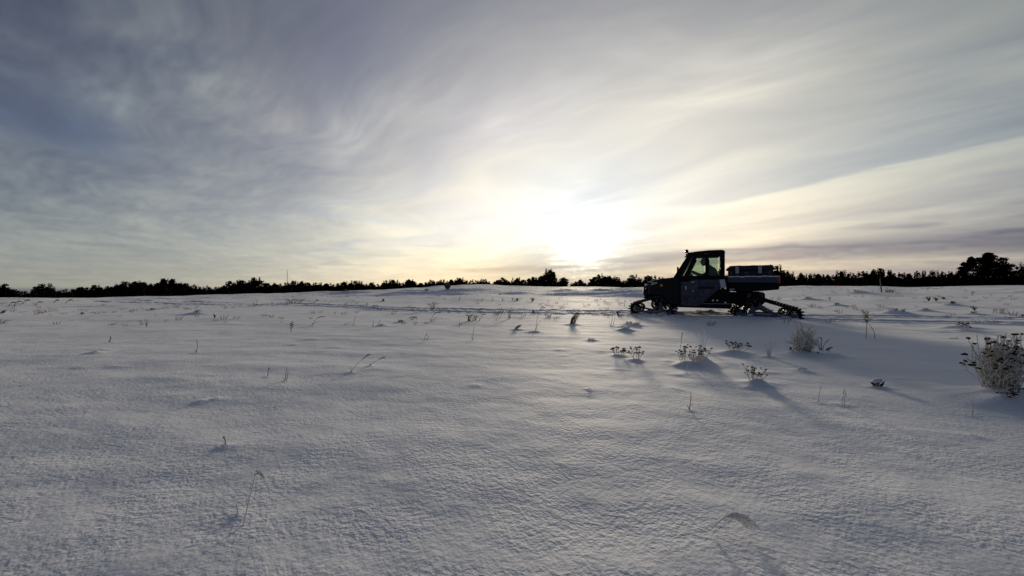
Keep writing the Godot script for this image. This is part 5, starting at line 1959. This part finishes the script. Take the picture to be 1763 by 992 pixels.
			"crestshrub":
				for k in 60:
					var a := k * 2.4
					var f := rng.randf_range(0.15, 0.5)
					var l := H * rng.randf_range(0.5, 1.0) * (1.15 - 0.7 * f)
					stem(t, c, [Vector3(0, -0.05, 0), Vector3(cos(a) * f * W * 0.7, l * 0.6, sin(a) * f * W * 0.7), Vector3(cos(a) * f * W, l, sin(a) * f * W)], 0.04, 0.02, "twig")
			"bush", "shrub":
				big_shrub(t, e[0] == "bush", H, W, rng)


func big_shrub(t: Node3D, frosted: bool, H: float, W: float, rng: RandomNumberGenerator) -> void:
	var n := 100 if frosted else 150
	for k in n:
		var a := rng.randf() * TAU
		var lean := pow(rng.randf(), 0.7)
		var foot := Vector3(rng.randf_range(-0.22, 0.22) * W, -0.02, rng.randf_range(-0.14, 0.14) * W)
		var l := H * (1.0 - 0.5 * lean * lean) * rng.randf_range(0.55, 1.0)
		var out := Vector3(cos(a) * W * 0.52, 0, sin(a) * W * 0.40) * lean
		if frosted:
			l = H * (1.0 - 0.62 * lean) * rng.randf_range(0.6, 1.0)
			out = Vector3(cos(a) * W * 0.56, 0, sin(a) * W * 0.42) * lean * rng.randf_range(0.6, 1.1)
		if not frosted:
			# the shrub is bent over to the right, taller on that side
			out.x += 0.16 * W * lean
			l *= 0.72 + 0.35 * (out.x / W + 0.4)
		var mid := foot + out * 0.45 + Vector3(rng.randf_range(-0.04, 0.04), l * 0.55, rng.randf_range(-0.04, 0.04))
		var tip := foot + out + Vector3(rng.randf_range(-0.03, 0.03), l * (rng.randf_range(0.6, 0.95) if frosted else 1.0), rng.randf_range(-0.03, 0.03))
		var m: String = ("frost" if k % 4 == 0 else ("straw" if k % 4 == 1 else "frosted_straw")) if frosted else ["frosted_straw", "frost", "frosted_straw", "straw", "frost"][k % 5]
		stem(t, m, [foot, mid, tip], 0.0030 if frosted else 0.0034, 0.0018, "twig")
		for j in 2:
			var q := mid.lerp(tip, rng.randf_range(0.1, 0.8))
			var o := q + Vector3(rng.randf_range(-0.06, 0.06), rng.randf_range(0.02, 0.07), rng.randf_range(-0.05, 0.05))
			stem(t, m, [q, o], 0.0026, 0.0018, "side_twig")
			if frosted:
				if rng.randf() < 0.5:
					feather(t, "frost", [q, o], 0.010, rng, 8)
			elif rng.randf() < 0.16:
				seed_head(t, o, rng.randf_range(0.009, 0.014), rng)
		if frosted:
			feather(t, "frost", [mid, tip], 0.011, rng, 16)
			if rng.randf() < 0.2:
				seed_head(t, foot + out * 1.05 + Vector3(0, l * rng.randf_range(0.05, 0.3), 0), 0.013, rng)
		else:
			feather(t, "frosted_straw" if k % 2 else "frost", [mid, tip], 0.009, rng, 12)
		if not frosted and rng.randf() < 0.34:
			seed_head(t, tip, rng.randf_range(0.012, 0.018), rng)


# the countless short stalks scattered over the field out to the crest
func stubble() -> void:
	var rng := RandomNumberGenerator.new()
	rng.seed = 21
	var mb := MB.new()
	for k in 6:
		var a := k * 1.05
		var b := Vector3(cos(a) * 0.04, -0.02, sin(a) * 0.04)
		mb.tube([b, b + Vector3(0.03 * cos(a) + 0.03, 0.09, 0.03 * sin(a)), b + Vector3(0.06 * cos(a) + 0.09, 0.10 + 0.07 * fposmod(k * 0.618, 1.0), 0.05 * sin(a))], 0.005, 0.002, 4)
	var mm := MultiMesh.new()
	mm.transform_format = MultiMesh.TRANSFORM_3D
	mm.mesh = mb.done(M.dry_stem)
	var places := []
	var clusters := FastNoiseLite.new()
	clusters.seed = 2
	clusters.frequency = 0.12
	while places.size() < 1500:
		var d := rng.randf_range(8.0, 60.0)
		var x := rng.randf_range(-1.5, 1.5) * d
		if clusters.get_noise_2d(x, d * 1.5) + rng.randf_range(-0.5, 0.3) < 0.05:
			continue
		var s := rng.randf_range(0.35, 1.1)
		places.append(Transform3D(Basis(Vector3.UP, rng.randf() * TAU).scaled(Vector3(s, s * rng.randf_range(0.5, 1.2), s)), Vector3(x, base_h(x, -d), -d)))
	mm.instance_count = places.size()
	for i in places.size():
		mm.set_instance_transform(i, places[i])
	var o := MultiMeshInstance3D.new()
	o.name = "stubble_grass"
	o.multimesh = mm
	add_child(o)
	tag(o, "short dry grass stubble scattered over the far snow", "", "", "stuff")
